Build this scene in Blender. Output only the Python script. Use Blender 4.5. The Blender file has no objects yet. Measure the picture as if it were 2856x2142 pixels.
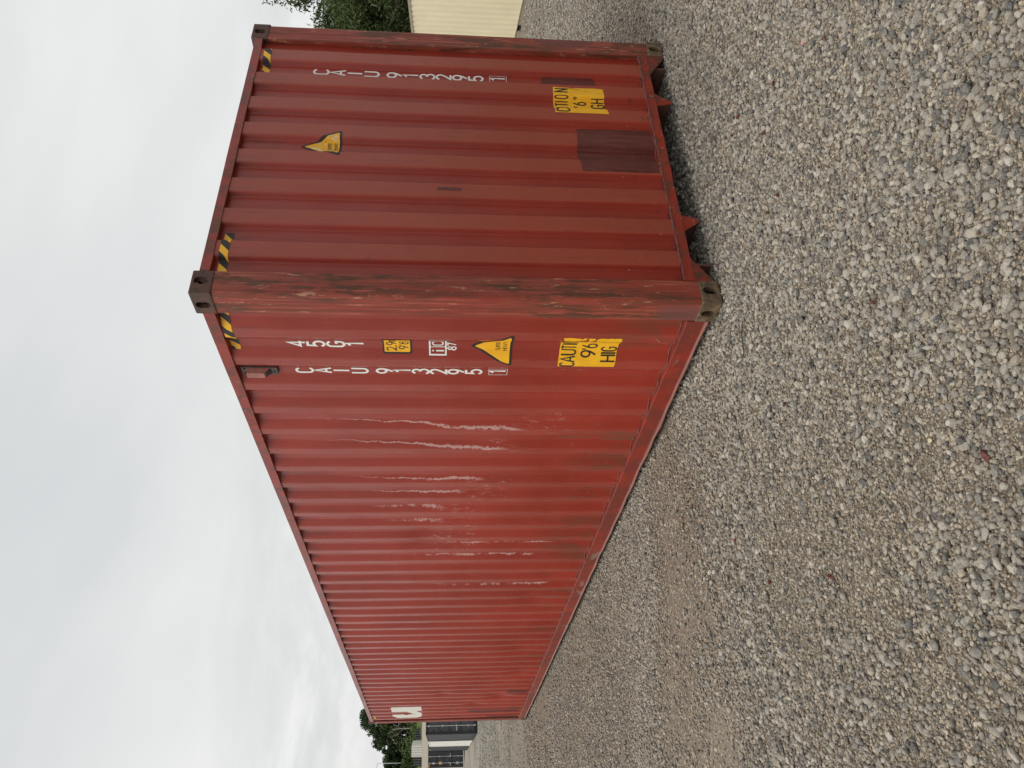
import bpy, bmesh, math, random
import numpy as np
from mathutils import Vector, Matrix

SC = bpy.context.scene
COL = SC.collection
R = math.radians
rng = np.random.default_rng(11)
random.seed(5)

# ------------------------------------------------------------------ camera
CAM = Vector((-2.70902, -3.27017, 1.53054))
RIGHT = Vector((0.8354188, -0.5495344, 0.0093485))      # the photograph is a portrait shot stored on its side:
DOWN = Vector((-0.0379181, -0.0745962, -0.9964927))     # its +x is "down" in the world, its +y (up) is "right"
FWD = Vector((0.5483044, 0.8321342, -0.0831564))
cd = bpy.data.cameras.new('camera')
cam = bpy.data.objects.new('camera', cd); COL.objects.link(cam)
m = Matrix.Identity(4)
for i in range(3):
    m[i][0] = DOWN[i]; m[i][1] = RIGHT[i]; m[i][2] = -FWD[i]; m[i][3] = CAM[i]
cam.matrix_world = m
cd.sensor_width = 36; cd.lens = 2171.5555 / 2856 * 36
cd.clip_start = 0.05; cd.clip_end = 3000
SC.camera = cam

# ------------------------------------------------------------------ world, sun, exposure
SUN_EL, SUN_AZ = R(57), R(274)      # azimuth clockwise from +y
W = bpy.data.worlds.new('World'); SC.world = W; W.use_nodes = True
nt = W.node_tree; N = nt.nodes; L = nt.links
for n in list(N): N.remove(n)
out = N.new('ShaderNodeOutputWorld'); bg = N.new('ShaderNodeBackground'); L.new(bg.outputs[0], out.inputs[0])
sky = N.new('ShaderNodeTexSky'); sky.sky_type = 'NISHITA'; sky.sun_disc = False
sky.sun_elevation = SUN_EL; sky.sun_rotation = SUN_AZ; sky.air_density = 1.0; sky.dust_density = 3.0
tc = N.new('ShaderNodeTexCoord')
sep = N.new('ShaderNodeSeparateXYZ'); L.new(tc.outputs['Generated'], sep.inputs[0])
def wm(op, a, b=None, clamp=False):
    n = N.new('ShaderNodeMath'); n.operation = op; n.use_clamp = clamp
    for i, v in enumerate((a, b)):
        if v is None: continue
        if isinstance(v, (int, float)): n.inputs[i].default_value = v
        else: L.new(v, n.inputs[i])
    return n.outputs[0]
zc = wm('MAXIMUM', wm('ADD', sep.outputs[2], 0.24), 0.05)
comb = N.new('ShaderNodeCombineXYZ')
L.new(wm('DIVIDE', sep.outputs[0], zc), comb.inputs[0]); L.new(wm('DIVIDE', sep.outputs[1], zc), comb.inputs[1])
def wnoise(scale, detail, rough, dist=0.0, off=0.0):
    mp = N.new('ShaderNodeMapping'); mp.inputs['Location'].default_value = (off, off * .7, off * .3)
    L.new(comb.outputs[0], mp.inputs[0])
    n = N.new('ShaderNodeTexNoise'); n.inputs['Scale'].default_value = scale; n.inputs['Detail'].default_value = detail
    n.inputs['Roughness'].default_value = rough; n.inputs['Distortion'].default_value = dist
    L.new(mp.outputs[0], n.inputs['Vector']); return n.outputs['Fac']
def wramp(fac, pts):
    r = N.new('ShaderNodeValToRGB'); L.new(fac, r.inputs[0])
    e = r.color_ramp.elements
    while len(e) < len(pts): e.new(0.5)
    for k, (p, c) in enumerate(pts):
        e[k].position = p; e[k].color = (*c, 1)
    return r.outputs[0]
big = wramp(wnoise(0.8, 5, .5, .3, 3.1), [(0.34, (.675, .70, .71)), (0.5, (.77, .78, .78)), (0.66, (.88, .88, .87))])
low = wramp(wnoise(1.9, 7, .60, .35, 5.2), [(0.34, (.70, .71, .705)), (0.50, (.79, .795, .79)), (0.60, (.88, .885, .87)), (0.70, (1.0, 1.0, .985))])
hm = N.new('ShaderNodeMapRange'); L.new(sep.outputs[2], hm.inputs[0])
hm.inputs[1].default_value = 0.16; hm.inputs[2].default_value = 0.32; hm.inputs[3].default_value = 1; hm.inputs[4].default_value = 0
hm.interpolation_type = 'SMOOTHSTEP'
mx = N.new('ShaderNodeMixRGB'); L.new(hm.outputs[0], mx.inputs[0]); L.new(big, mx.inputs[1]); L.new(low, mx.inputs[2])
hz = N.new('ShaderNodeMapRange'); L.new(sep.outputs[2], hz.inputs[0])
hz.inputs[1].default_value = 0.02; hz.inputs[2].default_value = 0.12; hz.inputs[3].default_value = 1; hz.inputs[4].default_value = 0
mh = N.new('ShaderNodeMixRGB'); L.new(hz.outputs[0], mh.inputs[0]); L.new(mx.outputs[0], mh.inputs[1]); mh.inputs[2].default_value = (.86, .865, .855, 1)
sk = N.new('ShaderNodeMixRGB'); sk.blend_type = 'MULTIPLY'; sk.inputs[0].default_value = 1
L.new(sky.outputs[0], sk.inputs[1]); sk.inputs[2].default_value = (.1, .1, .1, 1)
fin = N.new('ShaderNodeMixRGB'); fin.inputs[0].default_value = 0.94
L.new(sk.outputs[0], fin.inputs[1]); L.new(mh.outputs[0], fin.inputs[2])
L.new(fin.outputs[0], bg.inputs[0]); bg.inputs[1].default_value = 0.81

sd = bpy.data.lights.new('sun', 'SUN'); sd.energy = 1.7; sd.angle = R(55); sd.color = (1, .95, .86)
so = bpy.data.objects.new('sun', sd); COL.objects.link(so)
sdir = Vector((math.sin(SUN_AZ) * math.cos(SUN_EL), math.cos(SUN_AZ) * math.cos(SUN_EL), math.sin(SUN_EL)))
so.rotation_euler = sdir.to_track_quat('Z', 'Y').to_euler(); so.location = (0, 0, 30)
SC.view_settings.view_transform = 'Standard'; SC.view_settings.look = 'None'
SC.view_settings.exposure = 0.32; SC.view_settings.gamma = 1; SC.view_settings.use_curve_mapping = False
SC.render.engine = 'CYCLES'

# ------------------------------------------------------------------ helpers
def tag(o, label=None, cat=None, group=None, kind=None):
    if label: o['label'] = label
    if cat: o['category'] = cat
    if group: o['group'] = group
    if kind: o['kind'] = kind
    return o
def empty(name, loc=(0, 0, 0), rz=0.0, label=None, cat=None, group=None):
    o = bpy.data.objects.new(name, None); COL.objects.link(o)
    o.location = loc; o.rotation_euler = (0, 0, rz); o.empty_display_size = .2
    return tag(o, label, cat, group)
def mesh_obj(name, verts, faces, mat, parent=None, smooth=False, mats=None, midx=None):
    me = bpy.data.meshes.new(name); me.from_pydata([tuple(v) for v in verts], [], faces); me.update()
    for mm in (mats or [mat]): me.materials.append(mm)
    if midx is not None: me.polygons.foreach_set('material_index', midx)
    if smooth: me.polygons.foreach_set('use_smooth', [True] * len(me.polygons))
    o = bpy.data.objects.new(name, me); COL.objects.link(o)
    if parent: o.parent = parent
    return o
def bm_obj(name, bm, mat, parent=None, smooth=False):
    me = bpy.data.meshes.new(name); bm.to_mesh(me); bm.free(); me.materials.append(mat)
    if smooth: me.polygons.foreach_set('use_smooth', [True] * len(me.polygons))
    o = bpy.data.objects.new(name, me); COL.objects.link(o)
    if parent: o.parent = parent
    return o
class MB:
    def __init__(s): s.v = []; s.f = []
    def box(s, a, b):
        x0, y0, z0 = a; x1, y1, z1 = b; n = len(s.v)
        s.v += [(x0,y0,z0),(x1,y0,z0),(x1,y1,z0),(x0,y1,z0),(x0,y0,z1),(x1,y0,z1),(x1,y1,z1),(x0,y1,z1)]
        s.f += [(n,n+3,n+2,n+1),(n+4,n+5,n+6,n+7),(n,n+1,n+5,n+4),(n+1,n+2,n+6,n+5),(n+2,n+3,n+7,n+6),(n+3,n,n+4,n+7)]
        return s
    def prism(s, poly, axis, a, b):
        """extrude a 2D polygon (in the two other axes) along an axis from a to b"""
        n = len(s.v); k = len(poly)
        for t in (a, b):
            for (p, q) in poly:
                s.v.append({'x': (t, p, q), 'y': (p, t, q), 'z': (p, q, t)}[axis])
        s.f.append(tuple(n + i for i in range(k))); s.f.append(tuple(n + k + i for i in reversed(range(k))))
        for i in range(k):
            j = (i + 1) % k; s.f.append((n + i, n + k + i, n + k + j, n + j))
        return s
    def tube(s, pts, rad, seg=8):
        n0 = len(s.v); pts = [Vector(p) for p in pts]
        rr = rad if isinstance(rad, (list, tuple)) else [rad] * len(pts)
        for i, p in enumerate(pts):
            d = (pts[min(i + 1, len(pts) - 1)] - pts[max(i - 1, 0)]).normalized()
            u = d.cross(Vector((0, 0, 1)) if abs(d.z) < .9 else Vector((1, 0, 0))).normalized(); w = d.cross(u)
            for k in range(seg):
                a = 2 * math.pi * k / seg; s.v.append(tuple(p + (u * math.cos(a) + w * math.sin(a)) * rr[i]))
        for i in range(len(pts) - 1):
            for k in range(seg):
                a = n0 + i * seg + k; b = n0 + i * seg + (k + 1) % seg; s.f.append((a, b, b + seg, a + seg))
        s.f.append(tuple(n0 + k for k in reversed(range(seg)))); e = n0 + (len(pts) - 1) * seg
        s.f.append(tuple(e + k for k in range(seg))); return s
    def obj(s, name, mat, parent=None, smooth=False, bevel=0):
        o = mesh_obj(name, s.v, s.f, mat, parent, smooth)
        if bevel:
            bm = bmesh.new(); bm.from_mesh(o.data)
            bmesh.ops.bevel(bm, geom=bm.edges[:], offset=bevel, segments=2, affect='EDGES', profile=.6, clamp_overlap=True)
            bm.to_mesh(o.data); bm.free()
        return o

# ------------------------------------------------------------------ material helpers
class NT:
    def __init__(s, name):
        s.m = bpy.data.materials.new(name); s.m.use_nodes = True
        s.n = s.m.node_tree.nodes; s.l = s.m.node_tree.links
        s.b = s.n['Principled BSDF']; s.out = s.n['Material Output']
    def set(s, sock, v):
        if v is None: return
        if hasattr(v, 'links') or isinstance(v, bpy.types.NodeSocket): s.l.new(v, sock)
        elif isinstance(v, (tuple, list)) and sock.type == 'RGBA' and len(v) == 3: sock.default_value = (*v, 1)
        else: sock.default_value = v
    def coord(s, kind='Object'): 
        return s.n.new('ShaderNodeTexCoord').outputs[kind]
    def pos(s): return s.n.new('ShaderNodeNewGeometry').outputs['Position']
    def map(s, v, scale=(1,1,1), loc=(0,0,0)):
        n = s.n.new('ShaderNodeMapping'); s.l.new(v, n.inputs[0]); n.inputs['Scale'].default_value = scale; n.inputs['Location'].default_value = loc
        return n.outputs[0]
    def noise(s, v, scale, detail=4, rough=.55, dist=0, out='Fac'):
        n = s.n.new('ShaderNodeTexNoise'); s.l.new(v, n.inputs['Vector'])
        n.inputs['Scale'].default_value = scale; n.inputs['Detail'].default_value = detail
        n.inputs['Roughness'].default_value = rough; n.inputs['Distortion'].default_value = dist
        return n.outputs[out]
    def voro(s, v, scale, feature='F1', out='Distance', rand=1):
        n = s.n.new('ShaderNodeTexVoronoi'); s.l.new(v, n.inputs['Vector']); n.feature = feature
        n.inputs['Scale'].default_value = scale; n.inputs['Randomness'].default_value = rand
        return n.outputs[out]
    def math(s, op, a, b=None, c=None, clamp=False):
        n = s.n.new('ShaderNodeMath'); n.operation = op; n.use_clamp = clamp
        for i, v in enumerate((a, b, c)): s.set(n.inputs[i], v) if v is not None else None
        return n.outputs[0]
    def ramp(s, f, pts):
        r = s.n.new('ShaderNodeValToRGB'); s.l.new(f, r.inputs[0]); e = r.color_ramp.elements
        while len(e) < len(pts): e.new(.5)
        for k, (p, c) in enumerate(pts):
            e[k].position = p; e[k].color = (*c, 1) if isinstance(c, tuple) else (c, c, c, 1)
        return r.outputs[0]
    def step(s, f, a, b):
        n = s.n.new('ShaderNodeMapRange'); s.set(n.inputs[0], f); n.inputs[1].default_value = a; n.inputs[2].default_value = b
        n.interpolation_type = 'SMOOTHSTEP'; return n.outputs[0]
    def mix(s, f, a, b, mode='MIX'):
        n = s.n.new('ShaderNodeMixRGB'); n.blend_type = mode
        s.set(n.inputs[0], f); s.set(n.inputs[1], a); s.set(n.inputs[2], b); return n.outputs[0]
    def bump(s, h, strength=.5, dist=.01, normal=None):
        n = s.n.new('ShaderNodeBump'); s.l.new(h, n.inputs['Height']); n.inputs['Strength'].default_value = strength
        n.inputs['Distance'].default_value = dist
        if normal is not None: s.l.new(normal, n.inputs['Normal'])
        return n.outputs[0]
    def fin(s, col=None, rough=.5, metal=0, normal=None, spec=None):
        s.set(s.b.inputs['Base Color'], col); s.set(s.b.inputs['Roughness'], rough); s.set(s.b.inputs['Metallic'], metal)
        if normal is not None: s.l.new(normal, s.b.inputs['Normal'])
        if spec is not None: s.b.inputs['Specular IOR Level'].default_value = spec
        return s.m
def sepxyz(t, v):
    n = t.n.new('ShaderNodeSeparateXYZ'); t.l.new(v, n.inputs[0]); return n.outputs

RED = (.300, .034, .0190)
RUST = (.075, .035, .016)

def paint_mat(name, kind):
    """weathered red container paint; kind: side / end / post / rail"""
    t = NT(name); P = t.pos(); x, y, z = sepxyz(t, P)
    big = t.noise(P, 1.1, 4, .6); med = t.noise(P, 7, 5, .6)
    c = t.mix(t.step(big, .3, .72), tuple(v * .86 for v in RED), tuple(v * 1.12 for v in RED))
    c = t.mix(t.math('MULTIPLY', t.step(med, .45, .8), .35), c, (.33, .047, .027))
    # duller, pinker tone towards the top
    c = t.mix(t.math('MULTIPLY', t.step(z, .5, 2.9), .20), c, (.24, .055, .048))
    rough = t.ramp(t.noise(P, 3, 4, .6), [(.3, .24), (.75, .38)])
    h = t.noise(P, 2.2, 2, .5)
    hs = t.math('MULTIPLY', h, 1.0)
    # long fine streaks that run up and down
    V = t.map(P, (1, 1, .05)); st = t.noise(V, 60, 5, .65)
    c = t.mix(t.math('MULTIPLY', t.step(st, .56, .72), .22), c, (.27, .055, .04))
    c = t.mix(t.math('MULTIPLY', t.step(st, .44, .32), .20), c, (.36, .09, .07))
    # dark run-down dirt near the top
    dt = t.math('MULTIPLY', t.step(z, 2.25, 2.8), t.step(t.noise(t.map(P, (1, 1, .22)), 9, 6, .7), .5, .68))
    c = t.mix(t.math('MULTIPLY', dt, .55), c, (.09, .035, .028))
    # rust nicks
    rn = t.noise(t.map(P, (1, 1, .8)), 16, 7, .72)
    rk = t.step(rn, .665, .70)
    c = t.mix(t.math('MULTIPLY', rk, .85), c, RUST)
    # pale chips, mostly low down
    vd = t.voro(P, 26, 'F1', 'Distance'); vc = t.voro(P, 26, 'F1', 'Color')
    ch = t.math('MULTIPLY', t.step(vd, .11, .05), t.math('GREATER_THAN', sepxyz(t, vc)[0], .80))
    ch = t.math('MULTIPLY', ch, t.step(z, 1.15, .35))
    c = t.mix(t.math('MULTIPLY', ch, .8), c, (.55, .42, .38))
    if kind == 'end':
        # short dark scuff ticks on the proud flats
        proud = t.step(y, .022, .014)
        tk = t.noise(t.map(P, (1, 1, .06), (3, 2, 1)), 72, 3, .6)
        ms = t.noise(P, 4.5, 4, .6)
        f = t.math('MULTIPLY', t.math('MULTIPLY', t.step(tk, .63, .66), proud), t.step(ms, .34, .50))
        c = t.mix(t.math('MULTIPLY', f, .9), c, (.12, .022, .016))
        c = t.mix(t.math('MULTIPLY', proud, .40), c, (.335, .092, .052))  # paler proud flats: worn paint, plus light contrast of the ribs put into colour
        db = t.math('MULTIPLY', t.step(z, .55, .2), t.step(t.noise(P, 22, 5, .7), .56, .66))
        c = t.mix(t.math('MULTIPLY', db, .7), c, (.06, .035, .025))
    if kind == 'side':
        proud = t.step(x, .022, .014)
        sc = t.noise(t.map(P, (1, 1, .05), (1, 5, 1)), 70, 4, .6)
        c = t.mix(t.math('MULTIPLY', t.math('MULTIPLY', proud, t.step(sc, .5, .64)), .30), c, (.34, .11, .08))
        c = t.mix(t.math('MULTIPLY', proud, .24), c, (.32, .078, .058))  # same here: wear and the ribs' light contrast both carried by the colour
        # chalky scrapes (y0, drift per metre of height, z low, z high, width)
        wob = t.math('SUBTRACT', t.noise(t.map(P, (1, .3, 1)), 3.4, 5, .55), .5)
        wob2 = t.noise(P, 42, 6, .78); brk = t.step(t.noise(t.map(P, (1, .6, 1)), 9, 5, .7, 0), .44, .56)
        tot = None
        for (y0, dr, za, zb, w) in [(1.40, .06, .95, 2.7, .0060), (1.69, .05, 1.05, 2.6, .0065), (1.43, -.05, .60, 1.25, .040), (1.71, -.02, .95, 1.35, .036),
                                    (2.245, .03, 1.2, 2.4, .006), (2.28, .06, .95, 1.45, .050), (2.50, .02, 1.35, 2.3, .007), (2.53, .05, .95, 1.50, .06),
                                    (2.80, .10, 1.20, 1.60, .085), (2.78, .02, 1.5, 2.2, .016), (3.10, .03, 1.2, 1.65, .085), (3.06, .0, 1.5, 2.1, .014), (3.42, .03, 1.2, 1.95, .12),
                                    (3.60, 0, .5, 1.9, .007), (3.89, 0, .6, 2.2, .007), (4.73, 0, .4, 1.9, .007)]:
            cy = t.math('ADD', t.math('MULTIPLY', t.math('SUBTRACT', z, 1.7), -dr), y0)
            cy = t.math('ADD', cy, t.math('MULTIPLY', wob, .09))
            d = t.math('ABSOLUTE', t.math('SUBTRACT', y, cy))
            ww = t.math('MULTIPLY', t.math('MULTIPLY', t.step(wob2, .30, .72), w * 2.6), t.math('ADD', .6, t.step(z, 2.0, 1.3)))
            zm = (za + zb) / 2
            f = t.math('MULTIPLY', t.step(t.math('SUBTRACT', ww, d), 0, w * .4), t.math('MULTIPLY', t.step(z, za, za + .15), t.step(z, zb, zm)))
            brk2 = t.step(t.noise(t.map(P, (1, .6, 1)), 9, 5, .7, 0), .33, .43) if y0 in (1.40, 1.69, 2.245, 2.50) else brk
            f = t.math('MULTIPLY', f, t.math('MULTIPLY', t.step(t.noise(t.map(P, (1, 1, .35)), 34, 7, .8), .54, .63), .6) if w > .02 else brk2)
            tot = f if tot is None else t.math('MAXIMUM', tot, f)
        c = t.mix(t.math('MULTIPLY', tot, .60), c, (.62, .46, .43)); rough = t.mix(tot, rough, (.7, .7, .7))
        # mud and rust splashes at the foot of some flutes
        mud = t.math('MULTIPLY', t.step(z, .85, .20), t.step(t.noise(t.map(P, (1, 1, .35)), 3.2, 7, .76), .50, .62))
        c = t.mix(t.math('MULTIPLY', mud, .62), c, (.13, .062, .036))
        # brown bruise on two ribs
        for (yb, wb, z0, z1) in [(1.62, .03, .3, .95), (6.85, .05, .25, .8), (7.7, .12, .2, .42)]:
            f = t.math('MULTIPLY', t.step(t.math('ABSOLUTE', t.math('SUBTRACT', y, yb)), wb, wb * .2), t.math('MULTIPLY', t.step(z, z1, z1 - .25), t.step(t.noise(P, 9, 5, .7), .38, .58)))
            c = t.mix(t.math('MULTIPLY', f, .75), c, (.13, .08, .045))
    if kind == 'post':
        c = t.mix(t.math('MULTIPLY', t.step(t.noise(t.map(P, (1, 1, .2)), 5, 5, .65), .3, .6), .65), c, (.26, .066, .040))
        s1 = t.noise(t.map(P, (1, 1, .035)), 48, 7, .7)
        c = t.mix(t.math('MULTIPLY', t.step(s1, .47, .60), .75), c, (.13, .042, .024))
        c = t.mix(t.math('MULTIPLY', t.step(s1, .46, .36), .5), c, (.42, .13, .085))
        s2 = t.noise(t.map(P, (1, 1, .16), (4, 1, 0)), 17, 8, .75)
        band = t.noise(t.map(P, (1, 1, .3)), 3.5, 3, .5)
        f = t.math('MULTIPLY', t.step(s2, .50, .545), t.step(band, .40, .52))
        c = t.mix(t.math('MULTIPLY', f, .82), c, (.075, .034, .016))
        s3 = t.noise(t.map(P, (1, 1, .22), (9, 1, 0)), 30, 6, .75)
        c = t.mix(t.math('MULTIPLY', t.step(s3, .60, .64), .7), c, (.50, .28, .18))
        # bruised maroon touch-up low on the posts
        b1 = t.math('MULTIPLY', t.step(t.math('ADD', z, t.math('MULTIPLY', med, .3)), .52, .44), t.step(x, .05, .03))
        b1 = t.math('MULTIPLY', b1, t.step(y, .03, .05))
        c = t.mix(t.math('MULTIPLY', b1, .7), c, (.17, .065, .06))
        dz = t.math('DIVIDE', t.math('SUBTRACT', z, .72), .26); dx = t.math('DIVIDE', t.math('SUBTRACT', x, 2.46), .13)
        b2 = t.math('ADD', t.math('MULTIPLY', dz, dz), t.math('MULTIPLY', dx, dx))
        b2 = t.math('MULTIPLY', t.step(t.math('ADD', b2, t.math('MULTIPLY', med, .4)), 1.22, 1.12), t.step(x, 1.5, 1.6))
        c = t.mix(t.math('MULTIPLY', b2, .75), c, (.16, .05, .05))
        hs = t.math('ADD', t.math('MULTIPLY', s1, .12), t.math('MULTIPLY', s2, .10))
        rough = t.ramp(s1, [(.3, .42), (.7, .62)])
    if kind == 'rail':
        s2 = t.noise(P, 9, 8, .75)
        c = t.mix(t.math('MULTIPLY', t.step(s2, .46, .60), .75), c, (.10, .045, .028))
        c = t.mix(t.math('MULTIPLY', t.step(t.noise(P, 30, 5, .7), .62, .68), .6), c, (.50, .30, .24))
    if kind == 'rustred':
        s2 = t.noise(P, 16, 8, .75)
        c = t.mix(t.step(s2, .36, .60), c, (.085, .042, .026))
    if kind == 'lowrail':
        s2 = t.noise(t.map(P, (1, .55, 1)), 2.3, 7, .72)
        c = t.mix(t.math('MULTIPLY', t.step(t.noise(P, 4, 6, .7), .36, .60), .7), c, (.13, .036, .027))
        f = t.math('MULTIPLY', t.step(s2, .58, .62), t.step(z, .15, .07))
        c = t.mix(t.math('MULTIPLY', f, .7), c, (.30, .25, .21))
        c = t.mix(t.math('MULTIPLY', t.step(z, .062, .052), .45), c, (.34, .20, .165))
        c = t.mix(t.math('MULTIPLY', t.step(t.noise(P, 26, 6, .7), .64, .70), .7), c, (.13, .06, .04))
    n = t.bump(hs, .35, .02 if kind in ('post',) else .012)
    n = t.bump(t.noise(P, 160, 3, .6), .05, .002, n)
    return t.fin(c, rough, 0, n, .36)

M = {}
for k in ('side', 'end', 'post', 'rail', 'lowrail', 'rustred'): M[k] = paint_mat('red_paint_' + k, k)

def simple(name, col, rough=.6, var=.25, scale=8, bump=.15, metal=0, vec=(1, 1, 1), spec=.5, dist=.004):
    t = NT(name); P = t.pos(); V = t.map(P, vec)
    n1 = t.noise(V, scale, 6, .65)
    c = t.mix(t.step(n1, .3, .7), tuple(v * (1 - var) for v in col), tuple(min(1, v * (1 + var)) for v in col))
    return t.fin(c, rough, metal, t.bump(t.noise(V, scale * 5, 4, .6), bump, dist), spec)

t = NT('cast_steel'); P = t.pos(); zz = sepxyz(t, P)[2]
c = t.mix(t.step(t.noise(P, 14, 7, .7), .35, .65), (.055, .032, .024), (.12, .055, .038))
c = t.mix(t.math('MULTIPLY', t.step(zz, 1.0, .6), .75), c, t.mix(t.step(t.noise(P, 20, 6, .7), .4, .62), (.07, .048, .022), (.19, .135, .07)))
c = t.mix(t.math('MULTIPLY', t.step(t.noise(P, 34, 6, .7), .62, .66), .8), c, (.24, .12, .09))
M['casting'] = t.fin(c, .68, 0, t.bump(t.noise(P, 45, 7, .7), .5, .006))
M['hole_dark'] = simple('hole_shade', (.02, .016, .013), .9)  # near-black colour stands in for the shade inside holes and pockets
M['white'] = simple('white_marking', (.80, .79, .76), .5, .05, 30, .05)
M['offwhite'] = simple('logo_white', (.74, .72, .66), .55, .06, 20, .05)
t = NT('black_print'); M['black'] = t.fin((.016, .015, .015), .5)
t = NT('sticker_yellow'); P = t.pos()
M['yellow'] = t.fin(t.mix(t.step(t.noise(P, 12, 5, .6), .35, .7), (.86, .43, .006), (.92, .50, .014)), .45, 0, t.bump(t.noise(P, 40, 4, .6), .1, .002))
t = NT('sticker_yellow_worn'); P = t.pos()
cc = t.mix(t.step(t.noise(t.map(P, (1, 1, .5)), 26, 6, .7), .54, .64), (.84, .44, .02), (.80, .64, .34))
cc = t.mix(t.math('MULTIPLY', t.step(t.noise(P, 60, 6, .7), .58, .63), .8), cc, (.22, .09, .04))
M['yellow_worn'] = t.fin(cc, .55)
t = NT('patch_maroon'); P = t.pos()
cc = t.mix(t.step(t.noise(P, 6, 5, .6), .3, .7), (.092, .014, .010), (.12, .021, .015))
vd = t.voro(P, 40, 'F1', 'Distance'); vc = t.voro(P, 40, 'F1', 'Color')
cc = t.mix(t.math('MULTIPLY', t.math('MULTIPLY', t.step(vd, .12, .06), t.math('GREATER_THAN', sepxyz(t, vc)[0], .9)), .8), cc, (.5, .42, .4))
M['patch'] = t.fin(t.mix(t.step(t.noise(t.map(P, (1, 1, .12)), 40, 4, .7), .45, .65), cc, (.15, .03, .025)), .42)
M['chalk'] = simple('chalk_scribble', (.55, .38, .35), .9, .2, 40)
M['weld'] = simple('weld_and_sealant', (.17, .06, .05), .7, .55, 40, .6, dist=.01)
M['under'] = simple('underframe_paint', (.10, .04, .03), .75, .35, 12)
M['vent'] = simple('vent_paint', (.33, .13, .11), .6, .2, 20)
M['ventdark'] = simple('vent_bracket', (.09, .065, .06), .6, .3, 30)

# ------------------------------------------------------------------ corrugation profiles (shared by panels and everything stuck on them)
OUT, INN = .012, .048
def side_knots():
    k = [(.120, INN), (.1855, INN)] ; k = []
    s = .327 - .2795
    while s < 12.2:
        k += [(s, OUT), (s + .070, OUT), (s + .138, INN), (s + .208, INN)]
        s += .2795
    return k
def end_knots():
    k = [(.02, INN)]
    for i in range(8):
        s = .284 + .253 * i
        k += [(s - .018, INN), (s, OUT), (s + .112, OUT), (s + .130, INN)]
    k += [(2.42, INN)]
    return k
def sample(knots, lo, hi, rad=.0038):
    xs = np.array([a for a, b in knots]); ys = np.array([b for a, b in knots])
    pts = []
    for i, (a, b) in enumerate(knots):
        for o in (-2.0, -1, 0, 1, 2.0): pts.append(a + o * rad)
    pts += [lo, hi]
    pts = sorted(p for p in set(round(p, 5) for p in pts) if lo <= p <= hi)
    ps = []
    for p in pts:      # rounded bend: average over a small window
        w = np.linspace(-rad, rad, 9); ps.append(float(np.interp(p + w, xs, ys).mean()))
    return np.array(pts), np.array(ps)
SX, SV = sample(side_knots(), .170, 12.022)
EX, EV = sample(end_knots(), .150, 2.288)
def vnoise(x, y, s, seed=0):
    """smooth value noise, numpy"""
    x = np.asarray(x, float) * s + 1000.3 + seed * 17.7; y = np.asarray(y, float) * s + 1000.7 + seed * 9.1
    xi = np.floor(x); yi = np.floor(y); fx = x - xi; fy = y - yi
    fx = fx * fx * (3 - 2 * fx); fy = fy * fy * (3 - 2 * fy)
    def h(a, b):
        v = np.sin(a * 127.1 + b * 311.7 + seed * 74.7) * 43758.5453; return v - np.floor(v)
    return (h(xi, yi) * (1 - fx) + h(xi + 1, yi) * fx) * (1 - fy) + (h(xi, yi + 1) * (1 - fx) + h(xi + 1, yi + 1) * fx) * fy
DENTS = [(1.60, .62, .16, .22, .012), (2.0, .75, .12, .2, .010), (.35, 1.95, .05, .25, .006), (10.2, .62, .18, .16, .03), (10.75, 1.05, .10, .12, .022), (9.9, 1.55, .2, .1, .012),
         (7.3, .5, .3, .2, .014), (5.2, .55, .2, .15, .012), (3.4, 1.7, .25, .12, .010), (8.6, .45, .25, .15, .014), (4.6, .4, .15, .2, .012)]
def side_x(y, z):
    y = np.asarray(y, float); z = np.asarray(z, float)
    v = np.interp(y, SX, SV) + (vnoise(y, z, 1.3, 1) - .5) * .006 + (vnoise(y, z, 4.5, 2) - .5) * .003
    for (a, b, ra, rb, d) in DENTS:
        v = v + d * np.exp(-((y - a) / ra) ** 2 - ((z - b) / rb) ** 2)
    return v
def side_y(y, z):       # ribs buckle sideways a little at the far end
    y = np.asarray(y, float); z = np.asarray(z, float)
    return y + np.clip((y - 7) / 4, 0, 1) * (vnoise(y * .4, z, 2.0, 5) - .5) * .03 * np.clip((12 - y) / .5, 0, 1)
def end_y(x, z):
    x = np.asarray(x, float); z = np.asarray(z, float)
    return np.interp(x, EX, EV) + (vnoise(x, z, 1.6, 3) - .5) * .004

def panel(name, us, zs, fn, mat, parent):
    U, Z = np.meshgrid(us, zs, indexing='ij'); nu, nz = U.shape
    V = fn(U, Z).reshape(-1, 3)
    i = np.arange(nu - 1)[:, None] * nz + np.arange(nz - 1)[None, :]
    F = np.stack([i, i + nz, i + nz + 1, i + 1], -1).reshape(-1, 4)
    return mesh_obj(name, V.tolist(), F.tolist(), mat, parent, True)
def side_fn(U, Z, off=0): return np.stack([side_x(U, Z) - off, side_y(U, Z), Z], -1)
def end_fn(U, Z, off=0): return np.stack([U, end_y(U, Z) - off, Z], -1)

# ------------------------------------------------------------------ THE RED CONTAINER
box = empty('shipping_container', (0, 0, 0), 0, 'long rusty red shipping container with corrugated walls, yellow stickers and white lettering on the gravel', 'shipping container')
Lc, Wc, Hc = 12.192, 2.438, 2.896
zs = np.linspace(.150, 2.832, 44)
panel('side_panel', SX, zs, side_fn, M['side'], box)
panel('end_panel', EX, np.linspace(.185, 2.835, 40), end_fn, M['end'], box)
FK = [(a, b) for a, b in side_knots()]
ysim = np.array([a for a, b in FK if .17 <= a <= 12.02]); xsim = np.array([b for a, b in FK if .17 <= a <= 12.02])
panel('side_panel', ysim, np.array([.150, 2.83]), lambda U, Z: np.stack([Wc - np.interp(U, ysim, xsim), U, Z], -1), M['side'], box)
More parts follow.
